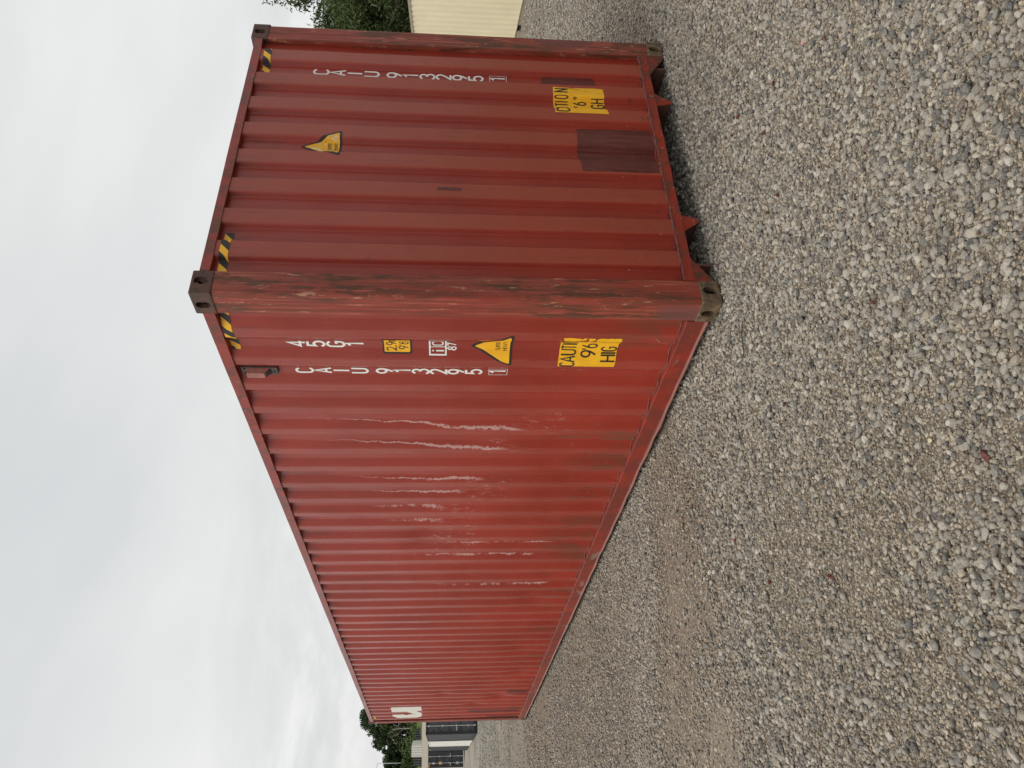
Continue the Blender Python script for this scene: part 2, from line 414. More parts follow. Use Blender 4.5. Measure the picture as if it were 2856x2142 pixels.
# roof: shallow corrugations across
ry = np.arange(.10, 12.10, .105); rz = np.where((np.arange(len(ry)) // 1) % 2 == 0, 2.858, 2.838)
ry2 = np.repeat(ry, 2)[1:-1]; rz2 = np.repeat(np.where(np.arange(len(ry) - 1) % 2 == 0, 2.858, 2.838), 2)
ry2 = ry2 + np.tile([.012, -.012], len(ry) - 1)
v = []; f = []
for yy, zz_ in zip(ry2, rz2): v += [(.052, yy, zz_), (Wc - .052, yy, zz_)]
for i in range(len(ry2) - 1): f.append((2 * i, 2 * i + 1, 2 * i + 3, 2 * i + 2))
mesh_obj('roof', v, f, M['rail'], box)
MB().box((.06, .06, .170), (Wc - .06, Lc - .06, .198)).obj('floor', M['under'], box)
# corner posts (rounded outer edge)
def post_poly(sx, sy):
    r = .022; w = .160; d = .172; pts = []
    for k in range(7):
        a = math.pi / 2 * k / 6; pts.append((r - r * math.cos(a), r - r * math.sin(a)))
    pts = pts + [(w - .006, 0), (w, .006), (w, .05), (.05, .05), (.05, d), (.006, d), (0, d - .006)]
    pts = [(.004 + p * .995, .004 + q * .995) for p, q in pts]
    P_ = [((p if sx > 0 else Wc - p), (q if sy > 0 else Lc - q)) for p, q in pts]
    return P_ if sx * sy > 0 else P_[::-1]
for sx in (1, -1):
    for sy in (1, -1):
        poly = post_poly(sx, sy); zs_ = np.linspace(.114, 2.782, 30); v = []; f = []; k = len(poly)
        for i, zz_ in enumerate(zs_):
            for (p, q) in poly:
                nx = (float(vnoise(p * 3, zz_, 5, 4)) - .5) * .003; v.append((p + nx, q + nx, zz_))
        for i in range(len(zs_) - 1):
            for j in range(k):
                a = i * k + j; b = i * k + (j + 1) % k; f.append((a, b, b + k, a + k))
        o = mesh_obj('corner_post', v, f, M['post'], box, False)
# corner castings with real oval holes
def oval_cutter(name, c, axis, ln, wd, depth, along='z'):
    bm = bmesh.new(); n = 14; pts = []
    hl = (ln - wd) / 2; r = wd / 2
    for k in range(n): a = -math.pi / 2 + math.pi * k / (n - 1); pts.append((hl + r * math.cos(a), r * math.sin(a)))
    for k in range(n): a = math.pi / 2 + math.pi * k / (n - 1); pts.append((-hl + r * math.cos(a), r * math.sin(a)))
    rings = []
    for s in (-depth, depth):
        ring = []
        for (p, q) in pts:
            if axis == 'y': co = (q, s, p)
            elif axis == 'x': co = (s, q, p)
            else: co = (q, p, s)
            ring.append(bm.verts.new((c[0] + co[0], c[1] + co[1], c[2] + co[2])))
        rings.append(ring)
    bm.faces.new(rings[0]); bm.faces.new(rings[1][::-1])
    k = len(pts)
    for i in range(k): bm.faces.new((rings[0][i], rings[1][i], rings[1][(i + 1) % k], rings[0][(i + 1) % k]))
    bmesh.ops.recalc_face_normals(bm, faces=bm.faces)
    me = bpy.data.meshes.new(name); bm.to_mesh(me); bm.free(); o = bpy.data.objects.new(name, me); COL.objects.link(o); return o
def casting_mesh(low):
    bm = bmesh.new(); bmesh.ops.create_cube(bm, size=1)
    for vv in bm.verts: vv.co = ((vv.co.x + .5) * .162, (vv.co.y + .5) * .178, (vv.co.z + .5) * .118)
    bmesh.ops.bevel(bm, geom=bm.edges[:], offset=.009, segments=3, affect='EDGES', profile=.5)
    me = bpy.data.meshes.new('casting'); bm.to_mesh(me); bm.free()
    o = bpy.data.objects.new('tmp', me); COL.objects.link(o)
    cut = [oval_cutter('c1', (.0885, 0, .062), 'y', .079, .051, .045), oval_cutter('c2', (0, .101, .062), 'x', .079, .051, .045),
           oval_cutter('c3', (.085, .092, 0 if low else .118), 'z', .124, .0635, .03)]
    cb = bmesh.new(); bmesh.ops.create_cube(cb, size=1)      # inner hollow
    for vv in cb.verts: vv.co = (.084 + vv.co.x * .105, .094 + vv.co.y * .115, .060 + vv.co.z * .078)
    cm = bpy.data.meshes.new('c4'); cb.to_mesh(cm); cb.free(); co_ = bpy.data.objects.new('c4', cm); COL.objects.link(co_); cut.append(co_)
    for cc_ in cut:
        md = o.modifiers.new('b', 'BOOLEAN'); md.operation = 'DIFFERENCE'; md.object = cc_; md.solver = 'EXACT'
    dg = bpy.context.evaluated_depsgraph_get(); dg.update()
    res = bpy.data.meshes.new_from_object(o.evaluated_get(dg)); res.materials.clear(); res.materials.append(M['casting'])
    for q in cut: me_ = q.data; bpy.data.objects.remove(q); bpy.data.meshes.remove(me_)
    bpy.data.objects.remove(o); bpy.data.meshes.remove(me)
    return res
CM = {True: casting_mesh(True), False: casting_mesh(False)}
for sx in (0, 1):
    for sy in (0, 1):
        for low in (True, False):
            o = bpy.data.objects.new('corner_casting', CM[low]); COL.objects.link(o); o.parent = box
            o.location = (Wc if sx else 0, Lc if sy else 0, 0 if low else 2.778)
            o.scale = (-1 if sx else 1, -1 if sy else 1, 1)
# rails
def railmesh(name, x0, x1, y0, y1, z0, z1, mat, n=40, axis='y', amp=.003, seed=0):
    v = []; f = []
    for i in range(n + 1):
        t_ = i / n
        if axis == 'y':
            yy = y0 + (y1 - y0) * t_; w = (float(vnoise(yy, 0, 3, seed)) - .5) * amp; w2 = (float(vnoise(yy, 5, 9, seed)) - .5) * amp
            ring = [(x0 + w, yy, z0 + w2), (x1, yy, z0 + w2), (x1, yy, z1), (x0 + w, yy, z1)]
        else:
            xx = x0 + (x1 - x0) * t_; w = (float(vnoise(xx, 0, 3, seed)) - .5) * amp; w2 = (float(vnoise(xx, 5, 9, seed)) - .5) * amp
            ring = [(xx, y0 + w, z0 + w2), (xx, y0 + w, z1), (xx, y1, z1), (xx, y1, z0 + w2)]
        v += ring
    for i in range(n):
        for k in range(4):
            a = i * 4 + k; b = i * 4 + (k + 1) % 4; f.append((a, a + 4, b + 4, b))
    f += [(0, 1, 2, 3), (n * 4 + 3, n * 4 + 2, n * 4 + 1, n * 4)]
    return mesh_obj(name, v, f, mat, box)
railmesh('top_side_rail', .004, .060, .1785, Lc - .1785, 2.800, 2.862, M['rail'], 90, 'y', .004, 1)
railmesh('top_side_rail', Wc - .060, Wc - .004, .1785, Lc - .1785, 2.800, 2.862, M['rail'], 10, 'y', .004, 1)
railmesh('top_end_rail', .1625, Wc - .1625, .004, .060, 2.812, 2.864, M['rail'], 50, 'x', .005, 2)
railmesh('top_end_rail', .1625, Wc - .1625, Lc - .06, Lc - .004, 2.77, 2.864, M['rail'], 6, 'x', .002, 2)
railmesh('bottom_end_rail', .1625, Wc - .1625, .004, .058, .134, .192, M['rail'], 50, 'x', .004, 3)
railmesh('bottom_end_rail', .1625, Wc - .1625, Lc - .06, Lc - .004, .02, .16, M['rail'], 6, 'x', .002, 3)
for s in (0, 1):
    X = (lambda a: Wc - a) if s else (lambda a: a)
    n = 130; v = []; f = []
    prof = [(.006, .162), (.004, .156), (.004, .050), (-.001, .044), (-.001, .036), (.050, .034), (.050, .042), (.012, .044), (.012, .150), (.052, .152), (.052, .162)]
    for i in range(n + 1):
        yy = .1785 + (Lc - .357) * i / n
        w = (float(vnoise(yy, 1, 2.2, 6)) - .5) * .006; lip = (float(vnoise(yy, 2, 7, 7)) - .5) * .012
        for (a, b) in prof:
            v.append((X(a + w * (1 if b > .1 else 1.8)), yy, b + (lip if b < .06 else 0)))
    k = len(prof)
    for i in range(n):
        for j in range(k):
            a = i * k + j; b = i * k + (j + 1) % k; f.append((a, b, b + k, a + k) if s else (b, a, a + k, b + k))
    f += [tuple(range(k)), tuple(n * k + q for q in reversed(range(k)))]
    mesh_obj('bottom_side_rail', v, f, M['lowrail'], box)
# weld / sealant beads where panels meet rails
def bead(name, pts, r, mat, seed):
    mb = MB(); rad = [r * (.45 + 1.3 * float(vnoise(i * .37, seed, 1.0, seed))) for i in range(len(pts))]
    mb.tube(pts, rad, 6); return mb.obj(name, mat, box, True)
uu = np.arange(.18, 12.01, .012); bx = side_x(uu, np.full_like(uu, .165))
bead('weld_bead', [(b - .002, u, .166 + .012 * float(vnoise(u, 0, 14, 3))) for u, b in zip(uu, bx)], .0030, M['weld'], 3)
uu = np.arange(.165, 2.27, .01); by = end_y(uu, np.full_like(uu, .195))
bead('weld_bead', [(u, b - .001, .196) for u, b in zip(uu, by)], .003, M['weld'], 4)
bead('weld_bead', [(u, .003, .193 + .002 * math.sin(u * 40)) for u in uu], .0035, M['weld'], 5)
uu = np.arange(.18, 12.01, .02); bx = side_x(uu, np.full_like(uu, 2.80))
bead('weld_bead', [(b - .002, u, 2.799) for u, b in zip(uu, bx)], .004, M['rail'], 6)
# gooseneck gussets and tunnel beams under the front end
def jag(a, b, n, amp, seed):
    r_ = random.Random(seed); return [(a[0] + (b[0] - a[0]) * i / n + r_.uniform(-amp, amp), a[1] + (b[1] - a[1]) * i / n + r_.uniform(-amp, amp)) for i in range(1, n)]
MB().prism([(.1625, .1335), (.335, .1335)] + [(.235, .066)] + jag((.235, .066), (.170, .03), 6, .005, 3) + [(.1625, .03)], 'y', .006, .018).obj('gusset', M['rustred'], box)
MB().prism([(Wc - .1625, .1335), (2.055, .1335), (Wc - .172, -.002), (Wc - .1625, -.002)], 'y', .006, .018).obj('gusset', M['rustred'], box)
MB().prism([(.557, .1335), (.694, .1335), (.664, .036), (.648, .028), (.634, .030)], 'y', .020, 3.2).obj('tunnel_beam', M['under'], box)
MB().prism([(1.881 - .02, .1335), (1.724, .1335), (1.752, .030), (1.768, .024), (1.784, .030)], 'y', .020, 3.2).obj('tunnel_beam', M['under'], box)
MB().prism([(.557, .1335), (.694, .1335), (.664, .036), (.648, .028), (.634, .030)], 'y', .0145, .0195).obj('beam_end_plate', M['rail'], box)
MB().prism([(1.861, .1335), (1.724, .1335), (1.752, .030), (1.768, .024), (1.784, .030)], 'y', .0145, .0195).obj('beam_end_plate', M['rail'], box)
MB().box((2.14, .02, .010), (2.155, .9, .13)).obj('side_web', M['under'], box)
MB().box((.29, .02, .010), (.305, .9, .13)).obj('side_web', M['under'], box)
for i in range(26):
    y0 = 3.35 + i * .33
    MB().box((.06, y0, .05), (Wc - .06, y0 + .045, .168)).obj('cross_member', M['under'], box)
# far (door) end, simple leaves with bars: seen only from a step aside
for s in (0, 1):
    a = .17 + s * 1.055
    d = MB().box((a, Lc - .06, .17), (a + 1.04, Lc - .02, 2.765)).obj('door', M['end'], box)
    for q in (.3, .75):
        MB().tube([(a + q, Lc - .005, .15), (a + q, Lc - .005, 2.80)], .016, 8).obj('lock_rod', M['ventdark'], d)

# ---- things stuck to or printed on the panels
def surf_decal(name, polys, face, mat, parent=box, off=.002, thick=None):
    """polys: 2D polygons (u, z) in panel coordinates; cut at every bend and laid on the corrugation"""
    bm = bmesh.new()
    for poly in polys:
        vs = [bm.verts.new((p, 0, q)) for p, q in poly]
        try: bm.faces.new(vs)
        except ValueError: pass
    bmesh.ops.triangulate(bm, faces=[f_ for f_ in bm.faces if len(f_.verts) > 4])
    us = [v_.co.x for v_ in bm.verts]; lo, hi = min(us), max(us)
    zz0, zz1 = min(v_.co.z for v_ in bm.verts), max(v_.co.z for v_ in bm.verts)
    cuts = (SX if face == 'side' else EX)
    for u in cuts:
        if lo < u < hi:
            bmesh.ops.bisect_plane(bm, geom=bm.verts[:] + bm.edges[:] + bm.faces[:], plane_co=(u, 0, 0), plane_no=(1, 0, 0), dist=1e-6)
    q = math.ceil(zz0 / .06) * .06
    while q < zz1:
        bmesh.ops.bisect_plane(bm, geom=bm.verts[:] + bm.edges[:] + bm.faces[:], plane_co=(0, 0, q), plane_no=(0, 0, 1), dist=1e-6); q += .06
    for v_ in bm.verts:
        u, z_ = v_.co.x, v_.co.z
        if face == 'side': v_.co = (float(side_x(u, z_)) - off, float(side_y(u, z_)), z_)
        else: v_.co = (u, float(end_y(u, z_)) - off, z_)
    bm.normal_update()
    return bm_obj(name, bm, mat, parent)

# stroke font: each glyph = list of strokes (points in a box 0..w by 0..1); arcs made of points
def arc(cx, cy, rx, ry, a0, a1, n=9):
    return [(cx + rx * math.cos(R(a0 + (a1 - a0) * i / n)), cy + ry * math.sin(R(a0 + (a1 - a0) * i / n))) for i in range(n + 1)]
G = {
 'C': (.56, [arc(.28, .74, .28, .26, 20, 180) + arc(.28, .26, .28, .26, 180, 340)]),
 'A': (.60, [[(0, 0), (.30, 1), (.60, 0)], [(.11, .32), (.49, .32)]]),
 'I': (.10, [[(.05, 0), (.05, 1)]]),
 'U': (.56, [[(0, 1)] + arc(.28, .26, .28, .26, 180, 360) + [(.56, 1)]]),
 '9': (.54, [arc(.27, .70, .27, .30, -5, 355, 16), [(.535, .74), (.52, .56), (.44, .34), (.20, 0)]]),
 '1': (.22, [[(.0, .80), (.16, .92), (.20, 1), (.20, 0)]]),
 '3': (.54, [arc(.25, .76, .25, .24, 160, -90, 10) , [(.25, .52)] + arc(.25, .27, .29, .27, 80, -160, 12)]),
 '2': (.54, [arc(.27, .73, .27, .27, 165, -20, 9) + [(.36, .38), (.03, .02), (.56, .02)]]),
 '5': (.54, [[(.50, 1), (.08, 1), (.04, .55)] + arc(.25, .33, .28, .31, 125, -155, 11)]),
 '4': (.60, [[(.42, 0), (.42, 1), (.0, .30), (.60, .30)]]),
 'G': (.58, [arc(.28, .74, .28, .26, 20, 180) + arc(.28, .26, .28, .26, 180, 360) + [(.56, .46), (.30, .46)]]),
 '6': (.54, [arc(.27, .30, .27, .30, 175, 535, 16), [(.005, .26), (.02, .44), (.10, .66), (.34, 1)]]),
 '8': (.54, [arc(.27, .75, .22, .24, -90, 270, 14), arc(.27, .26, .27, .25, 90, 450, 14)]),
 '7': (.52, [[(0, .98), (.52, .98), (.18, 0)]]),
 'T': (.56, [[(0, .97), (.56, .97)], [(.28, .97), (.28, 0)]]),
 'O': (.58, [arc(.29, .72, .29, .28, 0, 180, 8) + arc(.29, .28, .29, .28, 180, 360, 8) + [(.58, .72)]]),
 'N': (.58, [[(0, 0), (0, 1), (.58, 0), (.58, 1)]]),
 'H': (.56, [[(0, 0), (0, 1)], [(.56, 0), (.56, 1)], [(0, .5), (.56, .5)]]),
 'S': (.52, [arc(.26, .75, .25, .24, 30, 250, 9) + arc(.26, .26, .27, .26, 80, -150, 9)]),
 'P': (.50, [[(0, 0), (0, 1), (.24, 1)] + arc(.24, .75, .24, .25, 90, -90, 7) + [(0, .5)]]),
 'E': (.46, [[(.46, .98), (0, .98), (0, .02), (.46, .02)], [(0, .52), (.40, .52)]]),
 'R': (.52, [[(0, 0), (0, 1), (.24, 1)] + arc(.24, .76, .24, .24, 90, -90, 7) + [(0, .52)], [(.26, .52), (.50, 0)]]),
 'V': (.56, [[(0, 1), (.28, 0), (.56, 1)]]),
 'Y': (.56, [[(0, 1), (.28, .48), (.56, 1)], [(.28, .48), (.28, 0)]]),
 'm': (.80, [[(0, 0), (0, .68)], [(0, .50)] + arc(.20, .50, .20, .18, 180, 0, 5) + [(.40, 0)], [(.40, .50)] + arc(.60, .50, .20, .18, 180, 0, 5) + [(.80, 0)]]),
 'i': (.10, [[(.05, 0), (.05, .66)], [(.05, .84), (.05, .98)]]),
 'c': (.56, [arc(.28, .74, .28, .26, 20, 180) + arc(.28, .26, .28, .26, 180, 340)]),
 ',': (.12, [[(.10, .12), (.02, -.14)]]), "'": (.10, [[(.05, 1), (.05, .72)]]), '"': (.26, [[(.05, 1), (.05, .72)], [(.21, 1), (.21, .72)]]),
 'K': (.52, [[(0, 0), (0, 1)], [(.50, 1), (.02, .45)], [(.16, .58), (.52, 0)]]),
}
def strip(pts, w):
    """mitred ribbon quads for one stroke"""
    P2 = [Vector(p) for p in pts]; P2 = [p for i, p in enumerate(P2) if i == 0 or (p - P2[i - 1]).length > 1e-6]
    Lf, Rt = [], []
    for i, p in enumerate(P2):
        d0 = (p - P2[i - 1]).normalized() if i > 0 else (P2[1] - p).normalized()
        d1 = (P2[i + 1] - p).normalized() if i < len(P2) - 1 else d0
        n0 = Vector((-d0.y, d0.x)); n1 = Vector((-d1.y, d1.x)); nn = (n0 + n1)
        if nn.length < 1e-3: nn = n0
        nn.normalize(); s = w / 2 / max(.45, nn.dot(n0))
        Lf.append(p + nn * s); Rt.append(p - nn * s)
    return [[tuple(Lf[i]), tuple(Rt[i]), tuple(Rt[i + 1]), tuple(Lf[i + 1])] for i in range(len(P2) - 1)]
def glyph(ch, x, z, h, stroke, sx=1.0):
    """x = left edge, z = baseline; returns list of strokes' quads"""
    w, strokes = G[ch]; res = []
    for st_ in strokes: res.append(strip([(x + p * h * sx, z + q * h) for p, q in st_], stroke))
    return res, w * h * sx
class CharList(list):
    def __init__(s): super().__init__(); s.chars = []
    def add(s, ch, g): s.chars.append((ch, g)); s.extend(g)
def text_polys(s, x, z, h, stroke, sx=1.0, gap=.16, center=False):
    tot = sum((.3 * h if ch == ' ' else G[ch][0] * h * sx + gap * h) for ch in s) - gap * h
    if center: x -= tot / 2
    res = CharList()
    for ch in s:
        if ch == ' ': x += .3 * h; continue
        g, w = glyph(ch, x, z, h, stroke, sx); res.add(ch, g); x += w + gap * h
    return res
def place_text(name, strokes, face, mat, parent=box, off=.002):
    """strokes in (text-x, z); text-x is +x on the end, -y on the side. Each stroke a hair above the last so none is coplanar"""
    if isinstance(strokes, CharList):
        for ch, g in strokes.chars: place_text('digit' if ch.isdigit() else 'letter' if ch.isalpha() else 'mark', g, face, mat, parent, off)
        return
    verts, faces = [], []
    for k, quads in enumerate(strokes):
        q2 = [[((-p if face == 'side' else p), z_) for p, z_ in q] for q in quads]
        o = surf_decal('tmp', q2, face, mat, None, off + .00012 * (k % 4))
        n = len(verts); verts += [tuple(v_.co) for v_ in o.data.vertices]; faces += [tuple(n + i for i in p.vertices) for p in o.data.polygons]
        me = o.data; bpy.data.objects.remove(o); bpy.data.meshes.remove(me)
    return mesh_obj(name, verts, faces, mat, parent)
def stack_text(name, face, uc, items, mat, stroke, width):
    for (ch, ztop, h) in items:
        w0 = G[ch][0] * h; sx = 1.0 if ch in 'I1' else width / w0
        uu_ = (-uc if face == 'side' else uc) - (w0 * sx) / 2
        g, _ = glyph(ch, uu_, ztop - h, h, stroke, sx); place_text('digit' if ch.isdigit() else 'letter', g, face, mat)
items = [('C', 2.456), ('A', 2.343), ('I', 2.232), ('U', 2.121), ('9', 1.966), ('1', 1.855), ('3', 1.744), ('2', 1.633), ('9', 1.522), ('5', 1.412), ('1', 1.262)]
def boxframe(u0, u1, z0, z1, w):
    return [[[(u0, z0), (u1, z0), (u1 - w, z0 + w), (u0 + w, z0 + w)]], [[(u1, z0), (u1, z1), (u1 - w, z1 - w), (u1 - w, z0 + w)]],
            [[(u1, z1), (u0, z1), (u0 + w, z1 - w), (u1 - w, z1 - w)]], [[(u0, z1), (u0, z0), (u0 + w, z0 + w), (u0 + w, z1 - w)]]]
stack_text('serial_number', 'side', .778, [(c_, z_, .098) for c_, z_ in items], M['white'], .0155, .046)
place_text('check_digit_frame', boxframe(-.776 - .036, -.776 + .030, 1.152, 1.270, .003), 'side', M['white'])
place_text('check_digit_frame', boxframe(1.986 - .04, 1.986 + .036, 1.142, 1.260, .003), 'end', M['white'])
stack_text('size_code', 'side', .500, [('4', 2.463, .098), ('5', 2.350, .098), ('G', 2.236, .098), ('1', 2.122, .098)], M['white'], .0160, .048)
stack_text('serial_number', 'end', 1.986, [(c_, z_ - .012, .096) for c_, z_ in items], M['white'], .0145, .050)

def rrect(u0, u1, z0, z1, r, n=4):
    pts = []
    for (cx, cz, a) in ((u1 - r, z1 - r, 0), (u0 + r, z1 - r, 90), (u0 + r, z0 + r, 180), (u1 - r, z0 + r, 270)):
        pts += [(cx + r * math.cos(R(a + 90 * i / n)), cz + r * math.sin(R(a + 90 * i / n))) for i in range(n + 1)]
    return pts
def rtri(a, b, c, r):
    P3 = [Vector(a), Vector(b), Vector(c)]; pts = []
    for i in range(3):
        p = P3[i]; d0 = (P3[i - 1] - p).normalized(); d1 = (P3[(i + 1) % 3] - p).normalized()
        s, e = p + d0 * r, p + d1 * r
        for k in range(6):
            t_ = k / 5; pts.append(tuple(s * (1 - t_) ** 2 + p * 2 * t_ * (1 - t_) + e * t_ ** 2))
    return pts
def roughpoly(pts, step=.012, amp=.003, seed=1):
    r_ = random.Random(seed); res = []
    for i in range(len(pts)):
        a, b = Vector(pts[i]), Vector(pts[(i + 1) % len(pts)]); n = max(1, int((b - a).length / step))
        nrm = Vector((-(b - a).y, (b - a).x)).normalized()
        for k in range(n):
            res.append(tuple(a + (b - a) * k / n + nrm * (r_.uniform(-amp, amp) if k else 0)))
    return res
# metric height plate
s1 = surf_decal('height_sticker', [rrect(.420, .568, 1.742, 1.914, .012)], 'side', M['black'], box, .0018)
surf_decal('sticker_face', [rrect(.430, .556, 1.752, 1.904, .008)], 'side', M['yellow'], s1, .0026)
place_text('lettering', text_polys('2,9m', -.546, 1.834, .056, .0066, .82, .16), 'side', M['black'], s1, .0034)
place_text('lettering', text_polys("9'6\"", -.536, 1.762, .056, .0066, .82, .16), 'side', M['black'], s1, .0034)
# iic 87 mark
place_text('registry_mark', boxframe(-.575, -.430, 1.534, 1.640, .010) + [[[(-.517, 1.544), (-.510, 1.544), (-.510, 1.630), (-.517, 1.630)]]]
           + text_polys('i', -.549, 1.550, .072, .009) + text_polys('C', -.496, 1.556, .062, .009, 1.0), 'side', M['white'])
place_text('registry_mark', text_polys('87', -.540, 1.478, .050, .0085, 1.05, .2), 'side', M['white'])
# warning triangles
s2 = surf_decal('warning_triangle', [rtri((.50, 1.400), (.665, 1.140), (.345, 1.140), .03)], 'side', M['black'], box, .0018)
surf_decal('sticker_face', [rtri((.502, 1.370), (.640, 1.155), (.368, 1.155), .016)], 'side', M['yellow'], s2, .0026)
place_text('lettering', text_polys('SUPER', -.5, 1.214, .026, .0032, .9, .16, True), 'side', M['black'], s2, .0034)
place_text('lettering', text_polys('HEAVY', -.5, 1.172, .026, .0032, .9, .16, True), 'side', M['black'], s2, .0034)
s3 = surf_decal('warning_triangle', [rtri((1.228, 2.460), (1.115, 2.200), (1.352, 2.200), .025)], 'end', M['black'], box, .0018)
surf_decal('sticker_face', [rtri((1.229, 2.430), (1.140, 2.214), (1.330, 2.214), .012)], 'end', M['yellow_worn'], s3, .0026)
place_text('lettering', text_polys('SUPER', 1.234, 2.262, .022, .003, .85, .14, True), 'end', M['black'], s3, .0034)
place_text('lettering', text_polys('HEAVY', 1.234, 2.224, .022, .003, .85, .14, True), 'end', M['black'], s3, .0034)
# caution stickers, torn
def frame_poly(): pass
main = [(.655, .852), (.655, .720), (.645, .712), (.650, .706), (.640, .700), (.648, .692), (.656, .690), (.655, .500), (.640, .497), (.60, .499), (.412, .497), (.405, .510), (.404, .60), (.408, .66), (.404, .74), (.412, .80), (.428, .852)]
s4 = surf_decal('caution_sticker', [roughpoly(main, .05, .0015, 3)], 'side', M['yellow'], box, .0018)
for pl_ in ([(.398, .842), (.366, .846), (.364, .790), (.368, .745), (.380, .735), (.392, .75), (.399, .79)], [(.392, .742), (.380, .738), (.365, .726), (.366, .706), (.384, .712)],
            [(.400, .70), (.386, .696), (.366, .698), (.366, .660), (.380, .655), (.392, .668)], [(.398, .648), (.380, .650), (.366, .632), (.364, .50), (.396, .496), (.400, .56), (.392, .58)]):
    surf_decal('sticker_scrap', [roughpoly(pl_, .02, .002, 8)], 'side', M['yellow'], s4, .0018)
place_text('lettering', text_polys('CAUTIO', -.650, .752, .088, .0098, .66, .115), 'side', M['black'], s4, .0030)
place_text('lettering', text_polys("9'6", -.574, .628, .088, .0105, .80, .13), 'side', M['black'], s4, .0030)
place_text('lettering', text_polys('HIG', -.600, .504, .090, .0105, .74, .12), 'side', M['black'], s4, .0030)
s5 = surf_decal('caution_sticker', [roughpoly([(1.612, .832), (1.612, .470), (1.650, .478), (1.66, .492), (1.76, .482), (1.872, .488), (1.879, .55), (1.874, .70), (1.862, .716), (1.876, .722), (1.880, .832)], .05, .0015, 5)], 'end', M['yellow'], box, .0018)
def wrapmap(a):
    """where print on the sticker ends up when it is pulled over the step between the low and the proud flat"""
    if a < 1.661: return a
    if a < 1.745: return a + .038
    if a < 1.812: return 1.7835 + (a - 1.745) * .0185 / .067
    return a
def letters_at(items_, z_, h_, st_):
    r_ = CharList()
    for ch, x0, w_ in items_:
        sx = w_ / (G[ch][0] * h_) if w_ else 1.0; g = []
        for st0 in G[ch][1]:
            P0 = [(x0 + p * h_ * sx, z_ + q * h_) for p, q in st0]; P1 = [P0[0]]
            for u, v in zip(P0, P0[1:]):
                k = max(1, int(math.hypot(v[0] - u[0], v[1] - u[1]) / .006))
                P1 += [(u[0] + (v[0] - u[0]) * i / k, u[1] + (v[1] - u[1]) * i / k) for i in range(1, k + 1)]
            g.append([[(wrapmap(p), q) for p, q in quad] for quad in strip(P1, st_)])
        r_.add(ch, g)
    return r_
place_text('lettering', letters_at([('C', 1.626, .028), ('I', 1.664, 0), ('T', 1.688, .028), ('I', 1.727, 0), ('O', 1.766, .036), ('N', 1.828, .034)], .734, .086, .0112), 'end', M['black'], s5, .0030)
place_text('lettering', letters_at([("'", 1.676, 0), ('6', 1.702, .032), ('"', 1.762, .026)], .612, .084, .0110), 'end', M['black'], s5, .0030)
place_text('lettering', letters_at([('G', 1.676, .034), ('H', 1.730, .042)], .488, .086, .0112), 'end', M['black'], s5, .0030)
# hazard stripes under the top rail
def stripes(name, u0, u1, z0, z1, face, lean, worn=False, bw=.052, ph=.0):
    so_ = surf_decal(name, [[(u0, z0), (u1, z0), (u1, z1), (u0, z1)]], face, M['yellow_worn'] if worn else M['yellow'], box, .0018)
    pol = []; u = u0 - .2 + ph; sh = (z1 - z0) * 1.0 * lean
    while u < u1 + .2:
        q = [(u, z0), (u + bw, z0), (u + bw + sh, z1), (u + sh, z1)]
        # clip to the strip
        bmx = [(p, z_) for p, z_ in q]
        def clip(poly, val, keep):
            r_ = []
            for i in range(len(poly)):
                a, b = poly[i - 1], poly[i]; ia, ib = keep(a[0]), keep(b[0])
                if ia != ib:
                    t_ = (val - a[0]) / (b[0] - a[0]); r_.append((val, a[1] + (b[1] - a[1]) * t_))
                if ib: r_.append(b)
            return r_
        c_ = clip(bmx, u0, lambda v_: v_ >= u0); c_ = clip(c_, u1, lambda v_: v_ <= u1) if c_ else c_
        if len(c_) >= 3: pol.append(c_)
        u += bw * 2
    for q in pol: surf_decal('black_stripe', [q], face, M['black'], so_, .0026)
    return so_
stripes('hazard_tape', .176, .552, 2.742, 2.792, 'side', -1.0, False, .055, .05)
stripes('hazard_tape', .166, .482, 2.737, 2.787, 'end', 1.0, False, .055, .02)
stripes('hazard_tape', 1.925, 2.200, 2.737, 2.787, 'end', 1.0, False, .055, .04)
stripes('hazard_tape', 11.72, 12.0, 2.742, 2.792, 'side', -1.0, False, .055, .06)
def flute(poly):
    """lay a shape out over the flutes as it reads obliquely: sheltered flats carry no paint of their own"""
    res = []
    for i in range(len(poly)):
        (a0, b0), (a1, b1) = poly[i], poly[(i + 1) % len(poly)]; n = max(1, int(abs(a1 - a0) / .02))
        for k in range(n):
            ya = a0 + (a1 - a0) * k / n; z_ = b0 + (b1 - b0) * k / n
            k_ = math.floor((ya - .327 + .2095) / .2795); As = .327 + .2795 * k_; o_ = ya - As
            res.append((As + (o_ if o_ >= 0 else o_ * .2730), z_))
    return res
# over-painted patches
surf_decal('paint_patch', [roughpoly([(1.055, .205), (1.505, .205), (1.490, .700), (1.300, .712), (1.17, .708), (1.055, .700)], .02, .005, 2)], 'end', M['patch'], box, .0012)
surf_decal('paint_patch', [roughpoly([(1.935, .490), (1.990, .545), (2.036, .535), (2.036, .880), (2.02, .905), (1.935, .895)], .02, .003, 4)], 'end', M['patch'], box, .0012)
surf_decal('paint_patch', [roughpoly([(.842, 1.455), (.866, 1.455), (.866, 1.602), (.842, 1.602)], .02, .002, 6)], 'end', M['patch'], box, .0012)
surf_decal('paint_patch', [roughpoly(flute([(11.22, .215), (11.41, .215), (11.41, 1.10), (11.22, 1.10)]), .05, .003, 7)], 'side', M['patch'], box, .0012)
surf_decal('paint_patch', [roughpoly(flute([(11.76, .20), (12.01, .20), (12.01, .757), (11.76, .757)]), .05, .003, 8)], 'side', M['patch'], box, .0012)
surf_decal('paint_patch', [roughpoly(flute([(9.72, .20), (9.9, .20), (9.9, .52), (9.72, .52)]), .05, .004, 9)], 'side', M['patch'], box, .0012)
